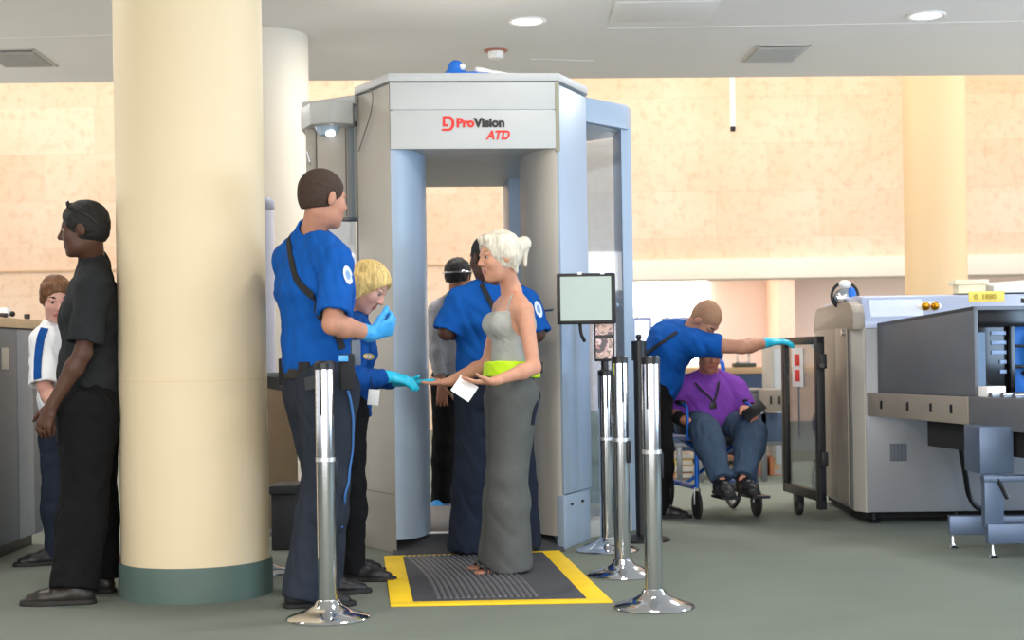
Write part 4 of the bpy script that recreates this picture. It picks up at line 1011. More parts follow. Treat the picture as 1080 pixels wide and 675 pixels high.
m = MB(); m.box(-.70, -.692, .492, .50, 1.87, 2.37); m.build('seam', mat('seam_grey', '#6f6a63', .7), pn)
m = MB(); m.box(-.865, -.63, .495, .585, 1.845, 1.86, bev=.003); m.build('bottom_rail', steel_d, pn)
m = MB(); m.box(-.925, -.865, .54, .62, 1.72, 2.385, bev=.01); m.build('corner_column', scan_t, scn)
m = MB(); m.tube([(-.90, .54, 2.17), (-.90, .49, 2.18), (-.915, .49, 2.24)], .006, n=8); m.build('hook', chrome, scn)
m = MB(); m.tube(smooth_path([(-.60, .30, 2.54), (-.54, .17, 2.52), (-.545, .19, 2.42), (-.58, .26, 2.32), (-.62, .36, 2.22)], 5), .0035, n=6); m.build('cable', mat('grey_cable', '#6d6d6d', .5), scn)
# lower left side panels next to the post
m = MB(); m.box(-.86, -.64, .46, .60, .0, .10, bev=.01); m.build('plinth_cover', scan_g, scn)
# lettering on the header
def text(name, body, size, loc, rot, m, parent, ext=.002, shear=0., bold=0., align='LEFT', sx=1.):
    cu = bpy.data.curves.new(name, 'FONT'); cu.body = body; cu.size = size; cu.extrude = ext; cu.shear = shear; cu.offset = bold; cu.align_x = align
    o = bpy.data.objects.new(name, cu); COL.objects.link(o); bpy.context.view_layer.update()
    me = bpy.data.meshes.new_from_object(o.evaluated_get(bpy.context.evaluated_depsgraph_get())); bpy.data.objects.remove(o)
    for v in me.vertices: v.co.x *= sx
    me.materials.clear(); me.materials.append(m); n = bpy.data.objects.new(name, me); link(n, parent); n.location = loc; n.rotation_euler = rot
    return n
redm = mat('red_print', '#d8261c', .5); blkm = mat('black_print', '#1a1a1c', .5)
RX = (math.pi/2, 0, 0)
lx, lz = -.156, 2.30
text('letters_pro', 'Pro', .066, (lx+.07, -.002, lz), RX, redm, hd, bold=.0035, sx=1.0)
text('letters_vision', 'Vision', .066, (lx+.168, -.002, lz), RX, blkm, hd, bold=.0035, sx=1.0)
text('letters_model', 'ATD', .066, (lx+.232, -.002, lz-.068), RX, redm, hd, bold=.0025, shear=.25, sx=.92)
m = MB()
out = [(-.030, -.032), (-.030, -.020), (.002, -.020)]+[(.002+.020*math.cos(t), .008+.028*math.sin(t)) for t in np.linspace(-math.pi/2, math.pi/2, 10)]+[(-.014, .036), (-.014, .048), (.004, .048)]+[(.006+.032*math.cos(t), .008+.040*math.sin(t)) for t in np.linspace(math.pi/2, -math.pi/2, 12)]
m.prism(out, 0, .003); m.box(-.026, -.012, -.008, .046, 0, .003); m.box(-.012, .004, -.008, .004, 0, .003)
e = m.build('emblem', redm, hd, smooth=False); e.location = (lx+.022, -.001, lz+.010); e.rotation_euler = RX
# things lying on top
cc = P(500, 74, 8.38); t0 = Vector((cc.x, 8.38, Zt))
t = thing('equipment_bag', 'bright blue bag with a white flap lying on top of the body scanner', 'bag', t0)
S = SDF(.006); S.ell(t0+Vector((-.10, 0, .060)), (.045, .045, .045), k=.03); S.ecap(t0+Vector((-.15, 0, .022)), t0+Vector((.09, 0, .026)), (.06, .018), (.05, .015), lat=(0, 1, 0), k=.03, planes=[(t0, (0, 0, -1))])
sdf_obj('bag_body', S, mat('vivid_blue_nylon', '#1f6fd0', .6, bump=.3), t, t0, fold=(.003, 40, 5, 1))
S = SDF(.006); S.ecap(t0+Vector((.02, -.01, .042)), t0+Vector((.18, 0, .016)), (.05, .020), (.04, .014), lat=(0, 1, 0), k=.03, planes=[(t0, (0, 0, -1))]); S.ell(t0+Vector((-.062, -.03, .064)), (.018, .020, .020))
sdf_obj('white_flap', S, mat('white_nylon', '#ecebe6', .6), t, t0, fold=(.003, 40, 6, 1))

# monitor
mc = P(618.5, 315, 8.0); mon = thing('monitor', 'black-framed monitor with a pale green blank screen beside the body scanner', 'monitor', mc)
w, h = .155, .135
m = MB(); m.box(-w, w, 0, .035, -h, h, bev=.010); m.build('housing', plast_black, mon)
m = MB(); m.box(-w+.018, w-.024, -.002, .003, -h+.020, h-.018); m.build('screen', mat('screen_glow', '#77847f', .3, emit='#c6dcd2', estr=.42), mon, smooth=False)
for x in (-.045, .075): m = MB(); m.box(x, x+.022, -.003, .02, h-.008, h+.006, bev=.002); m.build('clip', mat('white_enamel', '#f0efec', .4), mon)
m = MB(); m.tube([(-.02, .035, 0), (-.02, .16, 0), (-.02, .40, 0)], .018, n=12); m.build('mount_arm', steel_d, mon)
m = MB(); m.tube(smooth_path([(-.035, .02, -h), (-.03, .0, -h-.05), (-.012, .02, -h-.09)], 5), .009, n=8); m.build('cable', plast_black, mon)
m = MB(); m.tube([(-w-.09, .10, -.06), (-w-.02, .03, -.055)], .006, n=8); m.build('latch', steel, mon)

# floor mat
fl, fr, bl_, br_ = [PZ(x, y, .0) for x, y in ((412, 640), (646, 636), (405, 588), (590, 582))]
def mp(u, v): return fl*(1-u)*(1-v)+fr*u*(1-v)+bl_*(1-u)*v+br_*u*v
mt = thing('floor_mat', 'black ribbed rubber mat edged in yellow tape in front of the body scanner', 'mat', (mp(.5, .5).x, mp(.5, .5).y, 0))
o0 = mt.location
Q = lambda u, v: (mp(u, v).x-o0.x, mp(u, v).y-o0.y)
bu, bv = .105, .045
m = MB(); m.prism([Q(bu, bv), Q(1-bu, bv), Q(1-bu, 1-bv), Q(bu, 1-bv)], .0, .012, bev=.002); m.build('rubber_pad', mat('charcoal_rubber', '#3c3d42', .7, var=.1, scale=12), mt)
yel = mat('yellow_tape', '#f2c90e', .55, var=.06, scale=7)
for i, (a0, a1, b0, b1) in enumerate(((0, 1, 0, bv), (0, 1, 1-bv, 1), (0, bu, bv, 1-bv), (1-bu, 1, bv, 1-bv))):
    m = MB(); m.prism([Q(a0, b0), Q(a1, b0), Q(a1, b1), Q(a0, b1)], .0, .009, bev=.002); m.build('yellow_border', yel, mt)
m = MB()
for k in range(20):
    v0 = .07+k*.043; pts = [Q(bu+.015, v0), Q(bu+.015, v0+.020), Q(.60-.012*k if k < 8 else .50, v0+.020), Q(.60-.012*k if k < 8 else .50, v0)]
m2 = MB()
for k in range(17):
    u0 = bu+.02+k*.028
    p = [Q(u0+.00+.05*math.sin(v*math.pi)*.6+(.10*(1-v)), bv+.03+v*.88) for v in np.linspace(0, 1, 10)]
    m2.tube([(x, y, .011) for x, y in p], .0085, n=6)
m2.build('ribs', mat('grey_rib_rubber', '#5f6065', .5, var=.25, scale=20), mt)  # ribs are a lighter, more varied grey than the pad

# ------------------------------------------------------------------ stanchions
def stanchion(label, x, y, rz=0., h=1.05, rb=.168):
    t = thing('stanchion', label, 'stanchion', (x, y, 0), rz, group='chrome queue stanchions')
    m = MB(); m.lathe([(0, 0), (rb, 0), (rb+.002, .006), (rb-.004, .013), (rb*.62, .033), (.056, .058), (.046, .075), (.040, .08), (0, .08)], n=48); m.build('base', chrome, t)
    m = MB(); m.lathe([(.038, .06), (.038, h-.03), (0, h-.03)], n=32); m.build('pole', chrome, t)
    m = MB(); m.lathe([(.036, 0), (.0405, .002), (.0405, .018), (.036, .020)], n=32, c=(0, 0, .64)); m.build('collar', mat('satin_ring', '#cfcfd0', .35, metal=.8), t)
    m = MB(); m.box(.028, .046, -.016, .016, .54, .645, bev=.004); m.box(-.012, .012, -.046, -.034, .50, .64, bev=.004) if False else None; m.build('belt_lock', plast_black, t)
    m = MB(); m.lathe([(0, h), (.030, h), (.0395, h-.008), (.0395, h-.035), (0, h-.035)], n=32); m.build('cap', plast_black, t)
    m = MB()
    for a_ in (0, math.pi/2, math.pi, -math.pi/2): m.box(.034, .0400, -.005, .005, h-.22, h-.012, bev=.002, M=Matrix.Rotation(a_+.785, 4, 'Z'))
    m.build('belt_slot', plast_black, t)
    return t
def base_xy(px, py): p = PZ(px, py, 0.); return p.x, p.y
st1 = stanchion('chrome stanchion in front of the male officer at left', *base_xy(346, 653), rz=.5)
def copy_tree(o, parent=None):
    c_ = o.copy(); COL.objects.link(c_)
    if parent is not None: c_.parent = parent
    for ch in list(o.children): copy_tree(ch, c_)
    return c_
for px, py, rz, lb in ((690, 641, .3, 'chrome stanchion at the right of the floor mat, nearest of the right-hand cluster'), (657, 607, -.5, 'chrome stanchion just left of and behind the nearest right-hand one'),
                   (641, 581, 1.0, 'chrome stanchion closest to the body scanner right post'), (270.5, 604.5, .8, 'chrome stanchion mostly hidden behind the thick cream column')):
    s_ = copy_tree(st1); x, y = base_xy(px, py); s_.scale = (1, 1, .93 if px == 641 else 1); s_.location = (x, y, 0); s_.rotation_euler[2] = rz; s_['label'] = lb
# retractable belt from the left stanchion back to the hidden one
a0 = Vector(base_xy(346, 653)+(0,)); a1 = Vector(base_xy(270.5, 604.5)+(0,))
m = MB(); d_ = (a1-a0); n_ = Vector((-d_.y, d_.x, 0)).normalized()*.001
p0 = a0+d_.normalized()*.04; p1 = a1-d_.normalized()*.04
b = bmesh.new(); K = 14; rows = []
for k in range(K+1):
    t_ = k/K; p = p0.lerp(p1, t_); sg = -.03*4*t_*(1-t_)
    rows.append([b.verts.new(p+n_*s_+Vector((0, 0, z_+sg))) for s_, z_ in ((-1, .945), (1, .945), (1, 1.0), (-1, 1.0))])
for r0, r1 in zip(rows, rows[1:]):
    for k in range(4): b.faces.new((r0[k], r0[(k+1) % 4], r1[(k+1) % 4], r1[k]))
bmesh.ops.recalc_face_normals(b, faces=b.faces); m._add(b)
o = m.build('belt_barrier', mat('grey_belt_webbing', '#3c4048', .8, bump=.4, bscale=500), None, origin=a0); o.location = a0
tag(o, 'dark grey belt stretched from the left stanchion towards the cream column', 'barrier belt')
# black post and card-holder stand in the cluster
x, y = base_xy(677, 570)
t = thing('black_post', 'matt black belt post standing behind the chrome stanchions', 'post', (x, y, 0))
m = MB(); m.lathe([(0, 0), (.16, 0), (.16, .012), (.05, .035), (0, .035)], n=32); m.build('base', plast_black, t)
m = MB(); m.lathe([(.032, .03), (.032, 1.08), (0, 1.08)], n=24); m.build('pole', plast_black, t)
m = MB(); m.lathe([(0, 1.17), (.012, 1.17), (.018, 1.155), (.012, 1.14), (.012, 1.135), (.042, 1.13), (.042, 1.02), (0, 1.02)], n=24); m.build('head', plast_black, t)
c0 = P(638, 400, 8.35); t = thing('card_stand', 'dark stand holding small pinkish picture cards below the monitor', 'display stand', (c0.x, c0.y, 0))
m = MB(); m.lathe([(0, 0), (.13, 0), (.13, .01), (.03, .03), (0, .03)], n=32); m.build('base', plast_black, t)
m = MB(); m.tube([(0, 0, .02), (0, 0, 1.02)], .02, n=14); m.build('pole', plast_black, t)
m = MB(); m.box(-.055, .055, -.012, .012, 1.02, 1.24, bev=.004); hh_ = m.build('holder', plast_black, t)
def picture(name, cols, sc):
    m_ = bpy.data.materials.new(name); m_.use_nodes = True; N, L = nodes(m_); b = N['Principled BSDF']
    tc = N.new('ShaderNodeTexCoord'); nz = N.new('ShaderNodeTexNoise'); nz.inputs['Scale'].default_value = sc; nz.inputs['Detail'].default_value = 1
    L.new(tc.outputs['Object'], nz.inputs['Vector']); r = N.new('ShaderNodeValToRGB'); r.color_ramp.interpolation = 'EASE'
    while len(r.color_ramp.elements) < len(cols): r.color_ramp.elements.new(.5)
    for i, c_ in enumerate(cols): r.color_ramp.elements[i].position = .35+.3*i/(len(cols)-1); r.color_ramp.elements[i].color = lin(c_)
    L.new(nz.outputs['Fac'], r.inputs[0]); L.new(r.outputs[0], b.inputs['Base Color']); b.inputs['Roughness'].default_value = .3
    return m_
pic = picture('photo_print', ['#3a2c30', '#b06a70', '#e6cfc6', '#8a6a5a', '#d8b0a0'], 30)
m = MB(); m.box(-.047, .047, -.016, -.012, 1.035, 1.145); m.build('picture_card', pic, t, smooth=False)
m = MB(); m.box(-.047, .047, -.016, -.012, 1.165, 1.228); m.build('picture_card', pic, t, smooth=False)
# ------------------------------------------------------------------ baggage x-ray machine at right
XM = P(904, 500, 9.2); xx, xy = XM.x, 9.2
XR = math.radians(-2.0)
xr = thing('xray_machine', 'large grey baggage x-ray machine with a projecting tunnel hood at right', 'x-ray machine', (xx, xy, 0), XR)
BW, BD, BH = 1.75, 1.45, 1.36
m = MB(); m.prism([(0, .10), (.05, 0), (BW, 0), (BW, BD), (0, BD)], .075, 1.19, bev=.006); m.build('body', xr_front, xr)
# upper part: arched side with sloping lavender front
m = MB(); m.prism([(-.004, .10), (.05, 0), (.062, .0), (.062, .10)], .075, 1.20, bev=.002); m.build('corner_strip', scan_t, xr)
# side end plate with rounded rear top corner (extruded along x)
prof = [(.0, 1.235), (.0, 1.285), (.06, 1.335), (.20, 1.365)]+[(BD-.16+.16*math.sin(a), 1.19+.16*math.cos(a)) for a in np.linspace(.0, math.pi/2, 8)]+[(BD, 1.185), (.0, 1.185)]
def extrude_x(pr, x0, x1, bev=0.):
    M_ = Matrix(((0, 0, 1, 0), (1, 0, 0, 0), (0, 1, 0, 0), (0, 0, 0, 1)))
    mb = MB(); mb.prism([(p[0], p[1]) for p in pr], x0, x1, bev=bev, M=M_); return mb
mb = extrude_x(prof, -.01, .06, .004); mb.build('end_hood', steel_t, xr)
slope = [(.0, 1.19), (.0, 1.235), (.10, 1.385), (.34, 1.40), (BD, 1.38), (BD, 1.19)]
mb = extrude_x(slope, .06, BW, .006); mb.build('top_cover', lav, xr)
mb = extrude_x([(.012, 1.262), (.024, 1.254), (.088, 1.358), (.076, 1.366)], .10, .42, .002); mb.build('light_inset', mat('pale_inset', '#cfd8ea', .35), xr)
m = MB(); m.box(-.012, -.002, .22, .62, .10, 1.20, bev=.003); m.build('side_door', steel_t, xr)
m = MB(); m.box(-.012, -.002, .64, 1.38, .10, 1.20, bev=.003); m.build('side_door', steel_t, xr)
m = MB(); m.lathe([(0, 0), (.02, 0), (.02, .02), (0, .024)], n=14, M=Matrix.Translation((-.012, .28, 1.17)) @ Matrix.Rotation(-math.pi/2, 4, 'Y')); m.build('latch', chrome, xr)
# vent grille on the front
m = MB(); 
m.box(.20, .30, -.006, .004, .385, .49, bev=.002); gr = m.build('grille', mat('grille_grey', '#55585e', .6), xr)
for k in range(4): m = MB(); m.box(.21+.022*k, .219+.022*k, -.010, -.004, .395, .48, bev=.001); m.build('slat', plast_grey, gr)
for (x, y) in ((.12, .12), (.62, .12), (1.6, .12), (.12, 1.3), (1.6, 1.3), (.62, 1.3)):
    m = MB(); m.lathe([(0, 0), (.035, 0), (.04, .008), (.015, .02), (.015, .08), (0, .08)], n=16, c=(x, y, 0)); m.build('foot', mat('foot_rubber', '#1a1a1c', .6), xr)
m = MB(); m.box(.06, BW-.05, .18, BD-.06, .02, .075); m.build('undertray', mat('undertray_black', '#0e0e10', .8), xr)
# tunnel hood projecting towards the camera, local frame turned
HA = P(926, 400, 9.18); HB = P(1028, 400, 8.12)
loc = lambda w: (Matrix.Rotation(-XR, 4, 'Z') @ (Vector((w.x, w.y, 0))-Vector((xx, xy, 0))))
hA, hB = loc(HA), loc(HB)
hd_ = (hB-hA).normalized(); hn = Vector((-hd_.y, hd_.x, 0));  hn = hn if hn.x > 0 else -hn
hl = (hB-hA).length; HWd = 1.0
z0h, z1a, z1b = P(926, 414, 9.18).z, P(926, 341, 9.18).z, P(1028, 323, 8.12).z
c_ = lambda u, v: (hA+hd_*u+hn*v)
def hp(u, v, zlo, zhi): p = c_(u, v); return (p.x, p.y, zlo, zhi)
m = MB(); m.prism([hp(0, 0, z0h, z1a), hp(hl, 0, z0h, z1b), hp(hl, .025, z0h, z1b), hp(0, .025, z0h, z1a)], 0, 1, bev=.004); m.build('hood_side', steel_d, xr)
m = MB(); m.prism([hp(0, HWd-.025, z0h, z1a), hp(hl, HWd-.025, z0h, z1b), hp(hl, HWd, z0h, z1b), hp(0, HWd, z0h, z1a)], 0, 1); m.build('hood_side', steel_d, xr)
m = MB(); m.prism([hp(0, 0, z1a-.02, z1a), hp(hl, 0, z1b-.02, z1b), hp(hl, HWd, z1b-.02, z1b), hp(0, HWd, z1a-.02, z1a)], 0, 1); m.build('hood_top', steel_d, xr)
# front frame of the hood: black glazed cabinet face
fz0, fz1 = z0h+.0, z1b-.02
blk = mat('black_gloss_panel', '#0b0b0e', .15)
def face_box(name, v0, v1, za, zb, du, m_, th=.02, par=xr):
    mb = MB(); mb.prism([hp(hl+du, v0, za, zb), hp(hl+du+th, v0, za, zb), hp(hl+du+th, v1, za, zb), hp(hl+du, v1, za, zb)], 0, 1, bev=.002); return mb.build(name, m_, par)
face_box('hood_face', .025, .235, fz0, fz1, -.045, blk)
face_box('face_rail', .025, HWd-.025, fz1-.09, fz1, -.02, blk)
face_box('face_post', .215, .245, fz0, fz1-.09, -.02, blk)
face_box('face_post', .60, .63, fz0, fz1-.09, -.02, blk)
face_box('face_bar', .245, .6, fz0+.26, fz0+.275, -.02, blk)
face_box('face_bar', .245, .6, fz0+.145, fz0+.165, -.02, blk)
face_box('blue_curtain_panel', .245, .6, fz0, fz1-.09, -.16, mat('vivid_blue_liner', '#2f7fe0', .5, var=.1, scale=5), th=.012)
for k in range(5):
    face_box('status_strip', .115 if k < 3 else .165, .205, fz1-.135-.052*k, fz1-.115-.052*k, -.022, mat('pale_label_strip', '#7f93b4', .4), th=.004)
m = MB(); p0 = c_(hl-.01, .03); 
m.prism([hp(hl-.01, .03, fz0, fz1-.12), hp(hl-.03, .10, fz0, fz1-.12), hp(hl-.04, .10, fz0, fz1-.12), hp(hl-.02, .03, fz0, fz1-.12)], 0, 1); m.build('side_reflector', mat('slate_blue_panel', '#51667e', .3), xr, smooth=False)
face_box('white_ledge', .02, .13, fz0, fz0+.055, .0, mat('white_enamel', '#f0efec', .4), th=.09)
# conveyor bed with slotted rails below the hood
r0, r1 = P(920, 430, 9.2).z, P(1020, 430, 8.2).z
za0, za1 = P(922, 438, 9.2).z, P(1020, 447, 8.18).z
m = MB(); m.prism([hp(-.03, -.06, za0, z0h), hp(hl+.02, -.06, za1+.0, z0h), hp(hl+.02, -.03, za1, z0h), hp(-.03, -.03, za0, z0h)], 0, 1, bev=.004); rl = m.build('slotted_rail', steel_t, xr)
for u in (.13, .42, .66, .86): 
    m = MB(); m.prism([hp(u*hl, -.064, za0+.045, z0h-.045), hp(u*hl+.022, -.064, za0+.045, z0h-.045), hp(u*hl+.022, -.058, za0+.045, z0h-.045), hp(u*hl, -.058, za0+.045, z0h-.045)], 0, 1); m.build('slot', plast_black, rl, smooth=False)
m = MB(); m.prism([hp(hl+.02, -.05, za1-.02, z0h), hp(hl+1.3, -.05, za1-.02, z0h), hp(hl+1.3, HWd, za1-.02, z0h), hp(hl+.02, HWd, za1-.02, z0h)], 0, 1, bev=.004); m.build('outfeed_bed', steel_d, xr)
m = MB(); m.prism([hp(.62, -.02, za1-.14, za1), hp(hl+1.25, -.02, za1-.16, za1), hp(hl+1.25, HWd, za1-.16, za1), hp(.62, HWd, za1-.14, za1)], 0, 1); m.build('drive_housing', mat('undertray_black', '#0e0e10', .8), xr, smooth=False)
for k in range(10):
    a_, b2 = c_(hl+.15+k*.11, .0), c_(hl+.15+k*.11, HWd-.05); m = MB(); m.tube([(a_.x, a_.y, z0h+.002), (b2.x, b2.y, z0h+.002)], .022, n=12); m.build('roller', steel, xr)
# items standing on the machine, outer side
def world(u, v, z): p = Matrix.Rotation(XR, 4, 'Z') @ c_(u, v); return Vector((xx+p.x, xy+p.y, z))
# legs of the outfeed stand
blue_steel = mat('blue_grey_steel', '#5d6d86', .38, metal=.5, var=.08, scale=4)
tb = P(1047, 588, 7.65); ta = P(1005, 578, 8.05)
tt = thing('roller_table_stand', 'blue-grey steel stand with levelling feet under the conveyor at right', 'stand', (tb.x, tb.y, 0))
L0 = Vector((tb.x, tb.y, 0)); zb = P(1003, 562, 8.05).z
dirx = Vector((1, -.03, 0)).normalized()
m = MB(); m.box(-.02, 1.1, -.03, .03, .075, .175, bev=.006, M=Matrix.Translation(Vector((ta.x, ta.y, 0))-L0) @ Matrix.Rotation(-.12, 4, 'Z')); m.build('lower_beam', blue_steel, tt)
m = MB(); m.box(-.03, .9, -.03, .03, .075, .175, bev=.006); m.build('lower_beam', blue_steel, tt)
m = MB(); m.box(-.035, .06, .0, .06, .15, .42, bev=.004); m.build('upright', blue_steel, tt)
m = MB(); m.box(-.04, .9, -.01, .06, .385, .415, bev=.004, M=Matrix.Rotation(.0, 4, 'Y')); m.build('upper_beam', blue_steel, tt)
m = MB(); m.prism([(-.04, .05), (.13, .05), (.13, .32), (-.04, .32)], .42, .66, bev=.004); m.build('gearbox', blue_steel, tt)
m = MB(); m.box(.55, .61, .02, .08, .15, .66, bev=.004); m.build('upright', blue_steel, tt)
m = MB(); m.tube([(.03, .0, .40), (.08, 0, .30)], .012, n=8); m.build('brace', plast_black, tt)
for c0 in (Vector((ta.x, ta.y, 0))-L0, Vector((.0, 0, 0)), Vector((.75, 0, 0))):
    m = MB(); m.lathe([(0, 0), (.028, 0), (.03, .006), (.012, .016), (.008, .03), (.008, .09), (0, .09)], n=16, c=c0); m.build('levelling_foot', chrome, tt)
m = MB(); pts = [P(1013, 472, 8.9), P(1018, 500, 8.95), P(1022, 522, 9.0), P(1032, 536, 9.0), P(1050, 537, 9.0)]
o = None; m.tube(smooth_path([p-pts[0] for p in pts], 6), .016, n=10); o = m.build('power_cable', plast_black, None); o.location = pts[0]; tag(o, 'thick black cable hanging below the conveyor of the x-ray machine', 'cable')
# small cabinet / blue box under
m = MB(); pC = P(1062, 370, 7.9)
# rounded grey device on top, brass knobs, boxes
p0 = P(891, 306, 9.75); p0.z = 1.35
t = thing('desk_fan', 'small round chrome and blue device standing on the x-ray machine', 'device', p0)
m = MB(); m.tube([(.085*math.cos(a), 0, .06+.085*math.sin(a)) for a in np.linspace(0, 2*math.pi, 25)[:-1]], .010, n=8, closed=True); m.build('ring', plast_black, t)
m = MB(); m.ell((0, .0, .05), (.074, .03, .060)); m.build('globe', chrome, t)
m = MB(); m.ell((.04, -.01, .065), (.030, .03, .050)); m.build('blue_cover', mat('vivid_blue_nylon', '#1f6fd0', .6), t)
m = MB(); m.ell((0, -.005, .135), (.042, .03, .026)); m.build('white_top', mat('white_nylon', '#ecebe6', .6), t)
m = MB(); m.box(-.055, .055, -.05, .05, -.01, .02, bev=.008); m.build('foot', mat('maroon_plastic', '#5c2d30', .4), t)
# brass fittings on the lavender slope
kc = P(981, 323, 9.12); kt = thing('brass_knobs', 'pair of gold knobs on a white plate on the sloping lavender cover', 'knobs', kc, XR)
m = MB(); m.ell((.0, .02, 0), (.075, .012, .030)); m.build('plate', mat('white_enamel', '#f0efec', .4), kt)
brass = mat('polished_brass', '#d59a22', .22, metal=1.)
for x in (-.028, .028):
    m = MB(); m.ell((x, -.005, 0), (.026, .024, .026)); m.ell((x, -.028, .0), (.012, .012, .012)); m.build('knob', brass, kt)
bz = 1.40; bc = P(1022, 300, 9.45); bt = thing('label_box', 'cream box with a yellow printed label on top of the x-ray machine', 'box', (bc.x, 9.45, bz))
m = MB(); m.box(-.085, .085, -.06, .06, 0, .055, bev=.004); m.build('box_body', mat('cream_card', '#e6d9b4', .6), bt)
m = MB(); m.box(-.11, .10, -.08, .08, .055, .085, bev=.004); m.build('lid', mat('cream_card', '#e6d9b4', .6), bt)
m = MB(); m.box(-.115, .10, -.012, -.006, -.062, .0, bev=.002, M=Matrix.Translation((0, -.36, .0))); yl = m.build('yellow_label', mat('yellow_label', '#e8cf62', .6), bt)
text('label_print', '0. 1880', .045, (-.085, -.375, -.047), RX, mat('ochre_print', '#a08a30', .6), bt, ext=.001)
wb_ = P(1062, 305, 9.25); wt = thing('white_console', 'long white sloping console on top of the x-ray machine at the right edge', 'console', (wb_.x+.12, 9.45, 1.40))
mb = MB(); mb.prism([(-.17, -.10, 0, .045), (.60, -.10, 0, .075), (.60, .20, 0, .12), (-.17, .20, 0, .07)], 0, 1, bev=.004); mb.build('console_body', mat('off_white_plastic', '#d5d4cd', .5), wt)
mb = MB(); mb.box(-.10, .09, -.395, -.385, -.075, -.045, bev=.002); mb.build('dark_slot', plast_black, wt)

# rucksack-like grey bag seen inside
bp = world(hl-.09, .47, fz0); t = thing('grey_bag', 'rounded dark grey bag behind the blue opening of the x-ray machine', 'bag', bp)
S = SDF(.007); S.ell(bp+Vector((0, 0, .25)), (.085, .035, .10), k=.03); S.ell(bp+Vector((.0, 0, .15)), (.080, .035, .06), k=.03); sdf_obj('bag_body', S, mat('dark_grey_nylon', '#3a3d40', .7, bump=.4), t, bp, fold=(.004, 40, 5, 1))
m = MB(); m.tube(smooth_path([(-.12, -.03, .13), (-.07, -.035, .07), (-.02, -.035, .0)], 5), .014, n=8); m.build('carry_strap', plast_black, t)

# ------------------------------------------------------------------ glazed gate
gA = P(829, 530, 10.1); gB = P(868, 530, 9.33); gA.z = gB.z = 0
gv = gB-gA; gl = gv.length; ga = math.atan2(gv.y, gv.x)
gt = thing('glass_gate', 'black-framed clear glass gate on a castor, hinged to the x-ray machine', 'gate', gA, ga)
fr_ = mat('black_gate_frame', '#1f1f20', .4, metal=.4)
zt, zb_ = 1.15, .13
for x0, x1_ in ((0, .045), (.045+.02, .085)): m = MB(); m.box(x0, x1_, -.02, .02, zb_ if x0 == 0 else zb_+.06, zt-.04, bev=.004); m.build('frame_post', fr_, gt)
m = MB(); m.box(gl-.06, gl, -.025, .025, .08, zt, bev=.004); m.build('frame_post', fr_, gt)
m = MB(); m.box(0, gl, -.024, .024, zt-.05, zt, bev=.004); m.build('top_rail', fr_, gt)
m = MB(); m.box(0, gl, -.02, .02, zb_, zb_+.06, bev=.004); m.build('bottom_rail', fr_, gt)
m = MB(); m.box(.085, gl-.06, -.004, .004, zb_+.06, zt-.05); m.build('pane', gl_d, gt, smooth=False)
sg = MB(); sg.box(.22, .44, -.012, -.006, .83, 1.08, bev=.002); sn = sg.build('sign_plate', mat('white_sign', '#e2e0dc', .5), gt)
for z_ in (.865, .965): m = MB(); m.box(.285, .385, -.015, -.011, z_, z_+.075, bev=.002); m.build('red_mark', redm, sn)
m = MB(); m.tube([(.33, -.006, .83), (.33, -.006, .5)], .004, n=6); m.build('wire', steel, sn)
m = MB(); m.lathe([(0, -.018), (.05, -.018), (.055, -.010), (.055, .010), (.05, .018), (0, .018)], n=24, M=Matrix.Translation((.28, 0, .055)) @ Matrix.Rotation(math.pi/2, 4, 'X')); cst = m.build('castor', mat('foot_rubber', '#1a1a1c', .6), gt)
m = MB(); m.box(.25, .31, -.028, .028, .055, .135, bev=.004); m.build('castor_fork', fr_, gt)
for z_ in (.95, .35): m = MB(); m.box(gl-.005, gl+.06, -.02, .02, z_, z_+.09, bev=.006); m.build('hinge', fr_, gt)
m = MB(); m.tube([(gl+.06, -.01, .97), (gl+.085, -.02, .97)], .016, n=12); m.build('latch', fr_, gt)

# ------------------------------------------------------------------ wheelchair
wc = thing('wheelchair', 'wheelchair with blue tubular frame and black wheels under the man in purple', 'wheelchair', (1.29, 10.05, 0), math.radians(12))
wc.scale = (.80, 1, 1); bt_ = mat('blue_frame_enamel', '#1661c4', .3, metal=.2)
m = MB()
for q in (-1, 1):
    m.tube(smooth_path([(q*.25, -.34, .20), (q*.25, -.34, .47), (q*.25, -.28, .51), (q*.25, .22, .50)], 5), .018, n=10)
    m.tube(smooth_path([(q*.25, .22, .17), (q*.25, .22, .50), (q*.25, .24, .95), (q*.25, .34, 1.0)], 5), .018, n=10)
    m.tube(smooth_path([(q*.25, .22, .20), (q*.25, .0, .20), (q*.25, -.30, .20)], 5), .018, n=10)
    m.tube(smooth_path([(q*.27, .22, .72), (q*.27, -.16, .72), (q*.27, -.22, .66), (q*.27, -.22, .50)], 5), .0125, n=10)
m.tube([(-.25, -.1, .20), (.25, -.1, .49)], .012, n=8); m.tube([(.25, -.1, .20), (-.25, -.1, .49)], .012, n=8)
m.build('frame', bt_, wc)
m = MB(); m.box(-.24, .24, -.30, .22, .485, .51, bev=.01); m.build('seat', web_black, wc)
m = MB(); m.box(-.24, .24, .21, .24, .52, .90, bev=.01); m.build('backrest', web_black, wc)
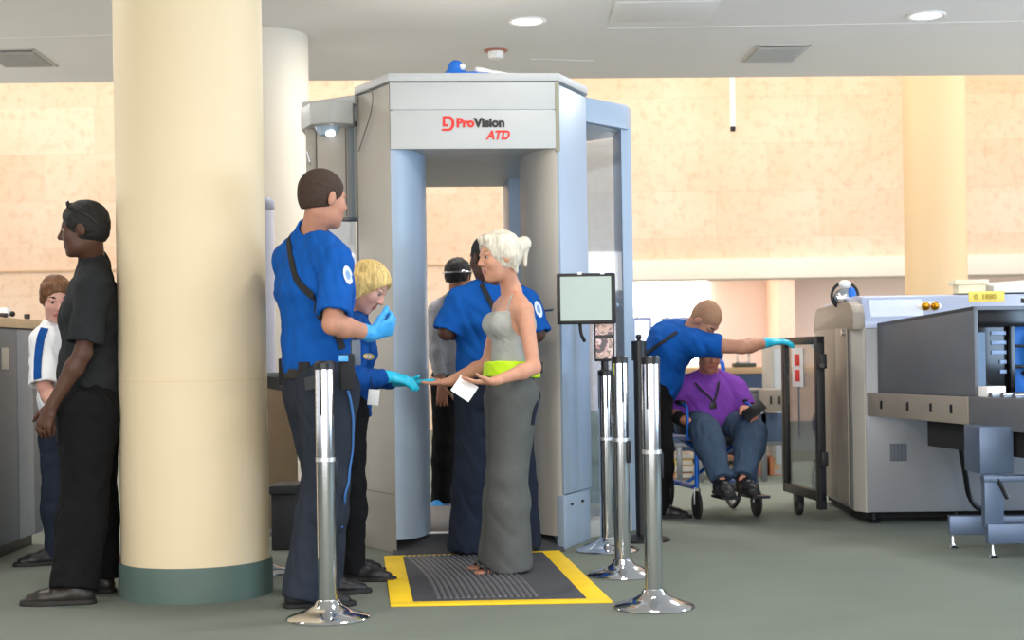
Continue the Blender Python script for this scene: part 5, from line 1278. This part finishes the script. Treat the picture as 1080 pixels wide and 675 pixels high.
for q in (-1, 1):
    m = MB(); m.box(q*.27-.025, q*.27+.025, -.14, .2, .725, .75, bev=.01); m.build('armrest', web_black, wc)
    m = MB(); M_ = Matrix.Translation((q*.295, .20, .165)) @ Matrix.Rotation(math.pi/2, 4, 'Y')
    m.tube([(.150*math.cos(a), .150*math.sin(a), 0) for a in np.linspace(0, 2*math.pi, 41)[:-1]], .016, n=10, M=M_, closed=True); wh = m.build('rear_wheel', mat('tyre_rubber', '#1c1c1e', .7), wc)
    m = MB(); m.tube([(.125*math.cos(a), .125*math.sin(a), q*.02) for a in np.linspace(0, 2*math.pi, 41)[:-1]], .007, n=8, M=M_, closed=True); m.build('hand_rim', chrome, wh)
    m = MB()
    for k in range(12): a = k*math.pi/6; m.tube([(0, 0, 0), (.145*math.cos(a), .145*math.sin(a), 0)], .003, n=6, M=M_)
    m.lathe([(0, -.03), (.03, -.03), (.03, .03), (0, .03)], n=16, M=M_); m.build('spokes', steel, wh)
    m = MB(); M2 = Matrix.Translation((q*.25, -.34, .09)) @ Matrix.Rotation(math.pi/2, 4, 'Y')
    m.lathe([(0, -.016), (.075, -.016), (.088, -.010), (.09, 0), (.088, .010), (.075, .016), (0, .016)], n=28, M=M2); m.build('castor', mat('tyre_rubber', '#1c1c1e', .7), wc)
    m = MB(); m.tube([(q*.25-.022, -.34, .09), (q*.25-.022, -.34, .19), (q*.25, -.34, .21)], .008, n=8); m.tube([(q*.25+.022, -.34, .09), (q*.25+.022, -.34, .19), (q*.25, -.34, .21)], .008, n=8); m.build('fork', steel, wc)
    m = MB(); m.tube(smooth_path([(q*.22, -.34, .46), (q*.20, -.42, .40), (q*.16, -.56, .18)], 5), .011, n=8); m.build('legrest', steel_d, wc)
    m = MB(); m.box(q*.12-.075, q*.12+.075, -.70, -.48, .150, .168, bev=.006); m.build('footplate', plast_black, wc)

# ------------------------------------------------------------------ far background right
def lbox(name, label, cat, px0, px1, py0, py1, d, dep, m_, bev=.01, group=None, ground=False):
    a, b = P(px0, (py0+py1)/2, d), P(px1, (py0+py1)/2, d); zt_, zb2 = P((px0+px1)/2, py0, d).z, (0. if ground else P((px0+px1)/2, py1, d).z)
    c0 = Vector(((a.x+b.x)/2, d+dep/2, zb2)); t = thing(name, label, cat, c0, group=group); w = (b.x-a.x)/2
    return t, w, zt_-zb2, c0
tan_wood = mat('tan_laminate', '#b08e66', .5, var=.1, scale=6); navy_p = mat('navy_panel', '#2c3c58', .6); slate_p = mat('slate_blue_steel', '#4c5c74', .5, metal=.3)
t, w, h, c0 = lbox('service_counter', 'long counter with tan top and navy front behind the wheelchair', 'counter', 640, 880, 388, 470, 14.5, .7, navy_p, ground=True)
m = MB(); m.box(-w, w, -.35, .35, h-.06, h, bev=.008); m.build('counter_top', tan_wood, t)
m = MB(); m.box(-w+.03, w-.03, -.32, .33, .10, h-.06, bev=.008); m.build('counter_front', navy_p, t)
m = MB(); m.box(-w+.05, w-.05, -.28, .3, 0, .10); m.build('kick_board', plast_black, t)
cz = h
t, w, h, c0 = lbox('display_case', 'small clear box on a dark tray on the tan counter', 'box', 778, 791, 372, 385, 14.6, .12, glass)
t.location.z = cz+.04; 
m = MB(); m.box(-w*1.6, w*1.9, -.10, .10, -.038, 0, bev=.006); m.build('tray', mat('dark_olive_plastic', '#34382a', .5), t)
m = MB(); m.box(-w, w, -.06, .06, 0, .012); m.box(-w, w, -.06, .06, h-.01, h); m.box(-w, -w+.008, -.06, .06, 0, h); m.box(w-.008, w, -.06, .06, 0, h); m.build('shell', mat('frosted_acrylic', '#cfd4d8', .15, trans=.6), t)
# roller conveyor beyond the wheelchair
t, w, h, c0 = lbox('roller_conveyor', 'slate-blue roller conveyor with steel legs behind the wheelchair', 'conveyor', 690, 832, 436, 470, 12.4, .8, slate_p, ground=True)
zt2 = P(800, 436, 12.4).z; zt3 = P(800, 466, 12.4).z
m = MB(); m.box(-w, w, -.40, -.37, zt3, zt2, bev=.004); m.build('side_panel', slate_p, t); m = MB(); m.box(-w, w, .37, .40, zt3, zt2, bev=.004); m.build('side_panel', slate_p, t)
m = MB(); m.box(-w, w, -.41, -.36, zt3-.03, zt3, bev=.003); m.build('lower_rail', steel, t)
for k in range(7): m = MB(); x_ = -w+.03+k*(2*w-.06)/6; m.box(x_-.022, x_+.022, -.40, -.35, 0, zt3 if k != 5 else zt2+.02, bev=.003); m.build('leg', steel, t)
for k in range(12): m = MB(); x_ = -w+.05+k*(2*w-.1)/11; m.tube([(x_, -.37, zt2-.03), (x_, .37, zt2-.03)], .025, n=10); m.build('roller', steel, t)
t, w, h, c0 = lbox('cabinet', 'low grey cabinet at the far side of the roller conveyor', 'cabinet', 785, 808, 413, 440, 12.6, .5, steel_d)
m = MB(); m.box(-w, w, -.25, .25, 0, h, bev=.008); m.build('cabinet_body', steel_d, t); m = MB(); m.box(-w-.01, w+.01, -.26, .26, h, h+.02, bev=.004); m.build('cabinet_top', steel, t); m = MB(); m.box(-w+.02, w-.02, -.258, -.25, .02, h-.03, bev=.003); m.build('door', steel_d, t)
t, w, h, c0 = lbox('cabinet', 'brown two-door cabinet left of the glass gate', 'cabinet', 808, 826, 411, 434, 12.2, .4, steel_t)
m = MB(); m.box(-w, w, -.2, .2, 0, h, bev=.006); m.build('cabinet_body', steel_t, t)
for q in (-1, 1): m = MB(); m.box(q*w*.5-.004, q*w*.5+.012, -.21, -.2, h*.35, h*.7, bev=.002); m.build('handle', plast_black, t)
t, w, h, c0 = lbox('cabinet', 'tall grey upright cabinet behind the glass gate', 'cabinet', 815, 832, 362, 436, 12.9, .5, scan_t, ground=True)
m = MB(); m.box(-w, w, -.2, .3, 0, h, bev=.01); m.build('cabinet_body', scan_t, t); m = MB(); m.box(-w+.02, w-.02, -.21, -.2, .1, h-.05, bev=.004); m.build('door', scan_g, t)
card = mat('orange_brown_card', '#b87650', .7); 
for i, (x0, x1_, lb) in enumerate(((760, 775, 'orange-brown carton under the conveyor, between the knees of the seated man'), (778, 792, 'orange-brown carton under the conveyor, right of the seated man'), (795, 806, 'orange-brown carton under the conveyor, second from the glass gate'), (809, 822, 'orange-brown carton under the conveyor, beside the glass gate'))):
    a, b = P(x0, 490, 13.1), P(x1_, 490, 13.1); t = thing('carton', lb, 'carton', ((a.x+b.x)/2, 13.1, 0), group='cartons under the conveyor')
    w = (b.x-a.x)/2; m = MB(); m.box(-w, w, -.15, .15, 0, .16, bev=.006); m.build('box_body', card, t); m = MB(); m.box(-.02, .02, -.153, .152, .05, .162); m.build('tape', tan_wood, t)
for i, (py, m_, lb) in enumerate(((496, mat('brown_book', '#a0673a', .6), 'brown binder, lowest of the stack behind the blue wheelchair frame'), (489, mat('white_book', '#ddd8cc', .6), 'white binder in the stack behind the blue wheelchair frame'), (482, mat('yellow_book', '#e3b929', .6), 'yellow binder in the stack behind the blue wheelchair frame'), (474, mat('cream_book', '#cdb89a', .6), 'cream binder, topmost of the stack behind the blue wheelchair frame'))):
    a, b = P(710, py, 12.9), P(729, py, 12.9); t = thing('binder', lb, 'binder', ((a.x+b.x)/2, 12.9, .0+.055*i+.0), group='binders stacked on the floor')
    w = (b.x-a.x)/2+.01*(i % 2); m = MB(); m.box(-w, w, -.12, .12, 0, .052, bev=.004); m.build('cover', m_, t); m = MB(); m.box(-w+.006, w-.006, -.124, -.10, .008, .044); m.build('pages', mat('page_edge', '#e8e4da', .8), t)
# bright display cases / windows in the recess
WR = WALL_Y+6.38
m = MB(); p0, p1 = P(655, 330, WR), P(735, 395, WR); m.box(p0.x, p1.x+.2, WR-.04, WR, .9, 2.55); struct(m.build('window_1', mat('daylit_window', '#ffffff', .4, emit='#fff4e0', estr=9.), smooth=False))
for i, (x0, x1_, lb) in enumerate(((667, 688, 'glowing blue-white display panel far left of the recess'), (698, 738, 'wide pale blue display panel in the recess behind the leaning officer'))):
    t, w, h, c0 = lbox('television', lb, 'television', x0, x1_, 334, 372, 20.5, .08, None)
    zz = P(x0, 372, 20.5).z; 
    m = MB(); m.box(-w, w, -.04, .04, 0, h, bev=.01); m.build('frame', mat('bluish_frame', '#7b8ab0', .5), t)
    m = MB(); m.box(-w+.04, w-.04, -.05, -.04, .05, h-.05); m.build('screen', mat('screen_pale', '#c9d8f0', .3, emit='#dbe6ff', estr=1.3), t, smooth=False)
    m = MB(); m.box(-.04, .04, -.03, .03, -zz, 0, bev=.004); m.box(-w*.6, w*.6, -.15, .15, -zz, -zz+.03, bev=.004); m.build('stand', steel_d, t)
c0 = PZ(778, 299, 2.75-.02); c0 = Vector((P(778, 299, 25).x, 25, 2.75)); t = thing('ceiling_light', 'small white surface ceiling light under the recess soffit', 'ceiling light', c0)
m = MB(); m.lathe([(0, -.06), (.14, -.05), (.16, 0), (0, 0)], n=32); m.build('diffuser', mat('lit_diffuser', '#ffffff', .4, emit='#fff6ea', estr=4.), t)
m = MB(); m.lathe([(.158, -.012), (.175, -.012), (.175, 0), (.158, 0)], n=32); m.build('trim_ring', mat('white_enamel', '#f0efec', .4), t)

# ------------------------------------------------------------------ left x-ray machine
la, lb_ = PZ(0, 579, 0.06), PZ(46, 562, 0.06)
lx1 = lb_.x; ly0, ly1 = la.y, lb_.y
t = thing('xray_machine', 'grey panelled x-ray machine cut off by the left edge of the picture', 'x-ray machine', (lx1, ly0, 0))
LH = P(5, 341, ly0).z
m = MB(); m.box(-1.2, 0, -.55, ly1-ly0, .07, LH-.02, bev=.012); m.build('body', mat('blue_grey_enamel', '#5e656f', .5, metal=.15), t)
L_ = ly1-ly0
m = MB(); m.box(.0, .012, L_*.38, L_*.74, .08, LH-.03, bev=.003); m.build('side_panel', mat('light_grey_enamel', '#868a90', .5, metal=.1), t)
m = MB(); m.box(.0, .012, -.5, L_*.36, .08, LH-.03, bev=.003); sp = m.build('side_panel', mat('blue_grey_enamel', '#5e656f', .5), t)
m = MB(); m.box(.012, .018, L_*.02, L_*.16, LH-.25, LH-.13, bev=.002); m.build('label_plate', mat('silver_label', '#b0aca2', .4), sp)
m = MB(); m.box(-1.2, .015, -.55, L_+.01, LH-.02, LH+.035, bev=.008); m.build('top_board', mat('pale_wood_top', '#c8ab84', .5, var=.1, scale=8), t)
m = MB(); m.box(-1.15, -.05, -.5, L_-.06, 0, .07); m.build('plinth', plast_black, t)
for i, (px, d_, c_2, lb2, sz) in enumerate(((7, 8.3, mat('dark_item', '#3a3430', .6), 'flat dark object on the wooden top of the left x-ray machine', (.05, .05, .012)), (15, 8.4, mat('white_enamel', '#f0efec', .4), 'small white cup-like object on the wooden top of the left x-ray machine', (.028, .03, .028)), (40, 8.78, mat('dark_item', '#3a3430', .6), 'tiny black knob at the far end of the left machine top', (.018, .02, .016)))):
    p = P(px, 335, d_); p.z = LH+.035; p.x = min(p.x, lx1-.03); m = MB(); m.lathe([(0, 0), (sz[0]*.8, 0), (sz[0], sz[2]), (sz[0]*.9, sz[2]*2), (0, sz[2]*2.1)], n=20)
    if i == 1: m.ell((.04, 0, .022), (.016, .012, .016), mi=1)
    o = m.build('bottle_cap' if i else 'tray_item', [c_2, plast_black], None); o.location = p; tag(o, lb2, 'small object')

# ------------------------------------------------------------------ behind the front column
t, w, h, c0 = lbox('privacy_post', 'tall pale lavender upright with rounded cap just right of the cream column', 'post', 262, 289, 208, 560, 9.9, .16, None, ground=True)
lm = mat('pale_lavender_panel', '#c6c9dc', .5)
m = MB(); m.lathe([(w, 0), (w, h-.06), (0, h-.06)], n=36); m.build('upright', lm, t); m = MB(); m.lathe([(0, h), (w*.9, h), (w*1.08, h-.02), (w*1.08, h-.07), (w, h-.08), (0, h-.08)], n=36); m.build('cap', mat('lavender_grey_cap', '#9fa3b8', .5), t)
t, w, h, c0 = lbox('partition', 'tan brown upright partition between the cream column and the male officer', 'partition', 282, 312, 398, 500, 9.2, .06, None, ground=True)
m = MB(); m.box(-w, w, -.03, .03, .03, h, bev=.006); m.build('board', mat('brown_laminate', '#7d6a52', .6, var=.08), t); m = MB(); m.box(-w-.01, w+.01, -.04, .04, h, h+.03, bev=.004); m.build('edge_rail', steel_d, t); m = MB(); m.box(-w, w, -.12, .12, 0, .03, bev=.004); m.build('foot_plate', steel_d, t)
t, w, h, c0 = lbox('waste_bin', 'low charcoal bin on the floor behind the male officer', 'bin', 284, 313, 512, 583, 8.4, .3, None, ground=True)
m = MB(); m.prism([(-w*.9, -.14), (w*.9, -.14), (w*.9, .14), (-w*.9, .14)], 0, h-.05, bev=.012); m.build('bin_body', mat('charcoal_plastic', '#2e2f33', .5), t); m = MB(); m.box(-w, w, -.16, .16, h-.05, h, bev=.012); m.build('lid', mat('charcoal_plastic', '#2e2f33', .5), t)
# ------------------------------------------------------------------ camera and light
cam = bpy.data.cameras.new('camera'); co = bpy.data.objects.new('camera', cam); COL.objects.link(co)
cam.sensor_width = 36.; cam.lens = 36.*F_PX/1080; cam.clip_end = 200
cam.shift_y = 37.5/1080; cam.dof.use_dof = True; cam.dof.focus_distance = 7.2; cam.dof.aperture_fstop = 3.2
co.matrix_world = Matrix.Translation((0, 0, CAM_H)) @ Matrix.Rotation(math.radians(90), 4, 'X') @ Matrix.Rotation(-ROLL, 4, 'Z')
SC.camera = co
def area(name, loc, tgt, sx, sy, e, col=(1, 1, 1), spread=None):
    l = bpy.data.lights.new(name, 'AREA'); l.shape = 'RECTANGLE'; l.size = sx; l.size_y = sy; l.energy = e; l.color = col
    if spread: l.spread = spread
    o = bpy.data.objects.new(name, l); COL.objects.link(o); o.location = loc
    o.rotation_euler = (Vector(tgt)-Vector(loc)).to_track_quat('-Z', 'Y').to_euler(); return o
# hall beyond: unseen area lights added above the stone wall
area('hall_fill', (1, 16.8, 5.9), (1, 18.5, 0), 22, 6.5, 1750, (1, .95, .91))  # added fill that brightens the hall, its ceiling has no opening
area('stone_wall_wash', (0, 20.2, 5.7), (0, 22, 3.2), 24, .8, 330, (1, .84, .68))  # unseen warm wash grazing the wall from above
area('recess_lamps', (8, 25, 2.7), (8, 25, 0), 15, 3, 520, (1, .95, .92))
# lamps in the low ceiling
for i, (x, y, e) in enumerate(((-3.5, 3.5, 55), (0, 3.2, 60), (3.5, 3.5, 55), (-3.2, 7.5, 40), (.6, 6.6, 40), (4, 8, 40), (-.2, 10.6, 60), (2.6, 10.6, 60), (-3.5, 11, 60))):
    area('ceiling_lamp', (x, y, 3.36), (x, y+.001, 0), .5, .5, e, (1, .95, .88))
area('front_fill', (-1, -2.6, 1.5), (0, 8, 1.9), 10, 2.4, 620, (1, .97, .94))  # added frontal fill behind the camera, no known window
area('ceiling_fill_left', (-8.5, 12.0, 1.3), (0, 11, 3.6), 6, 2.0, 200, (1, .97, .95))  # unseen fill added to lift the low ceiling from the left
area('ceiling_fill_right', (8.5, 12.0, 1.3), (0, 11, 3.6), 6, 2.0, 200, (1, .97, .95))  # its counterpart, added at the right for the same ceiling
area('blue_fill_right', (7.5, 5.0, 1.6), (1.0, 8.8, 1.1), 4, 2.2, 330, (.50, .72, 1.))  # unseen cool light added for the blue tint on machine and scanner
w_ = bpy.data.worlds.new('world'); SC.world = w_; w_.use_nodes = True
bg = w_.node_tree.nodes['Background']; bg.inputs[0].default_value = (.95, .97, 1, 1); bg.inputs[1].default_value = 1.25
vs = SC.view_settings; vs.view_transform = 'Standard'; vs.look = 'None'; vs.gamma = 1; vs.exposure = -.12; vs.use_curve_mapping = False
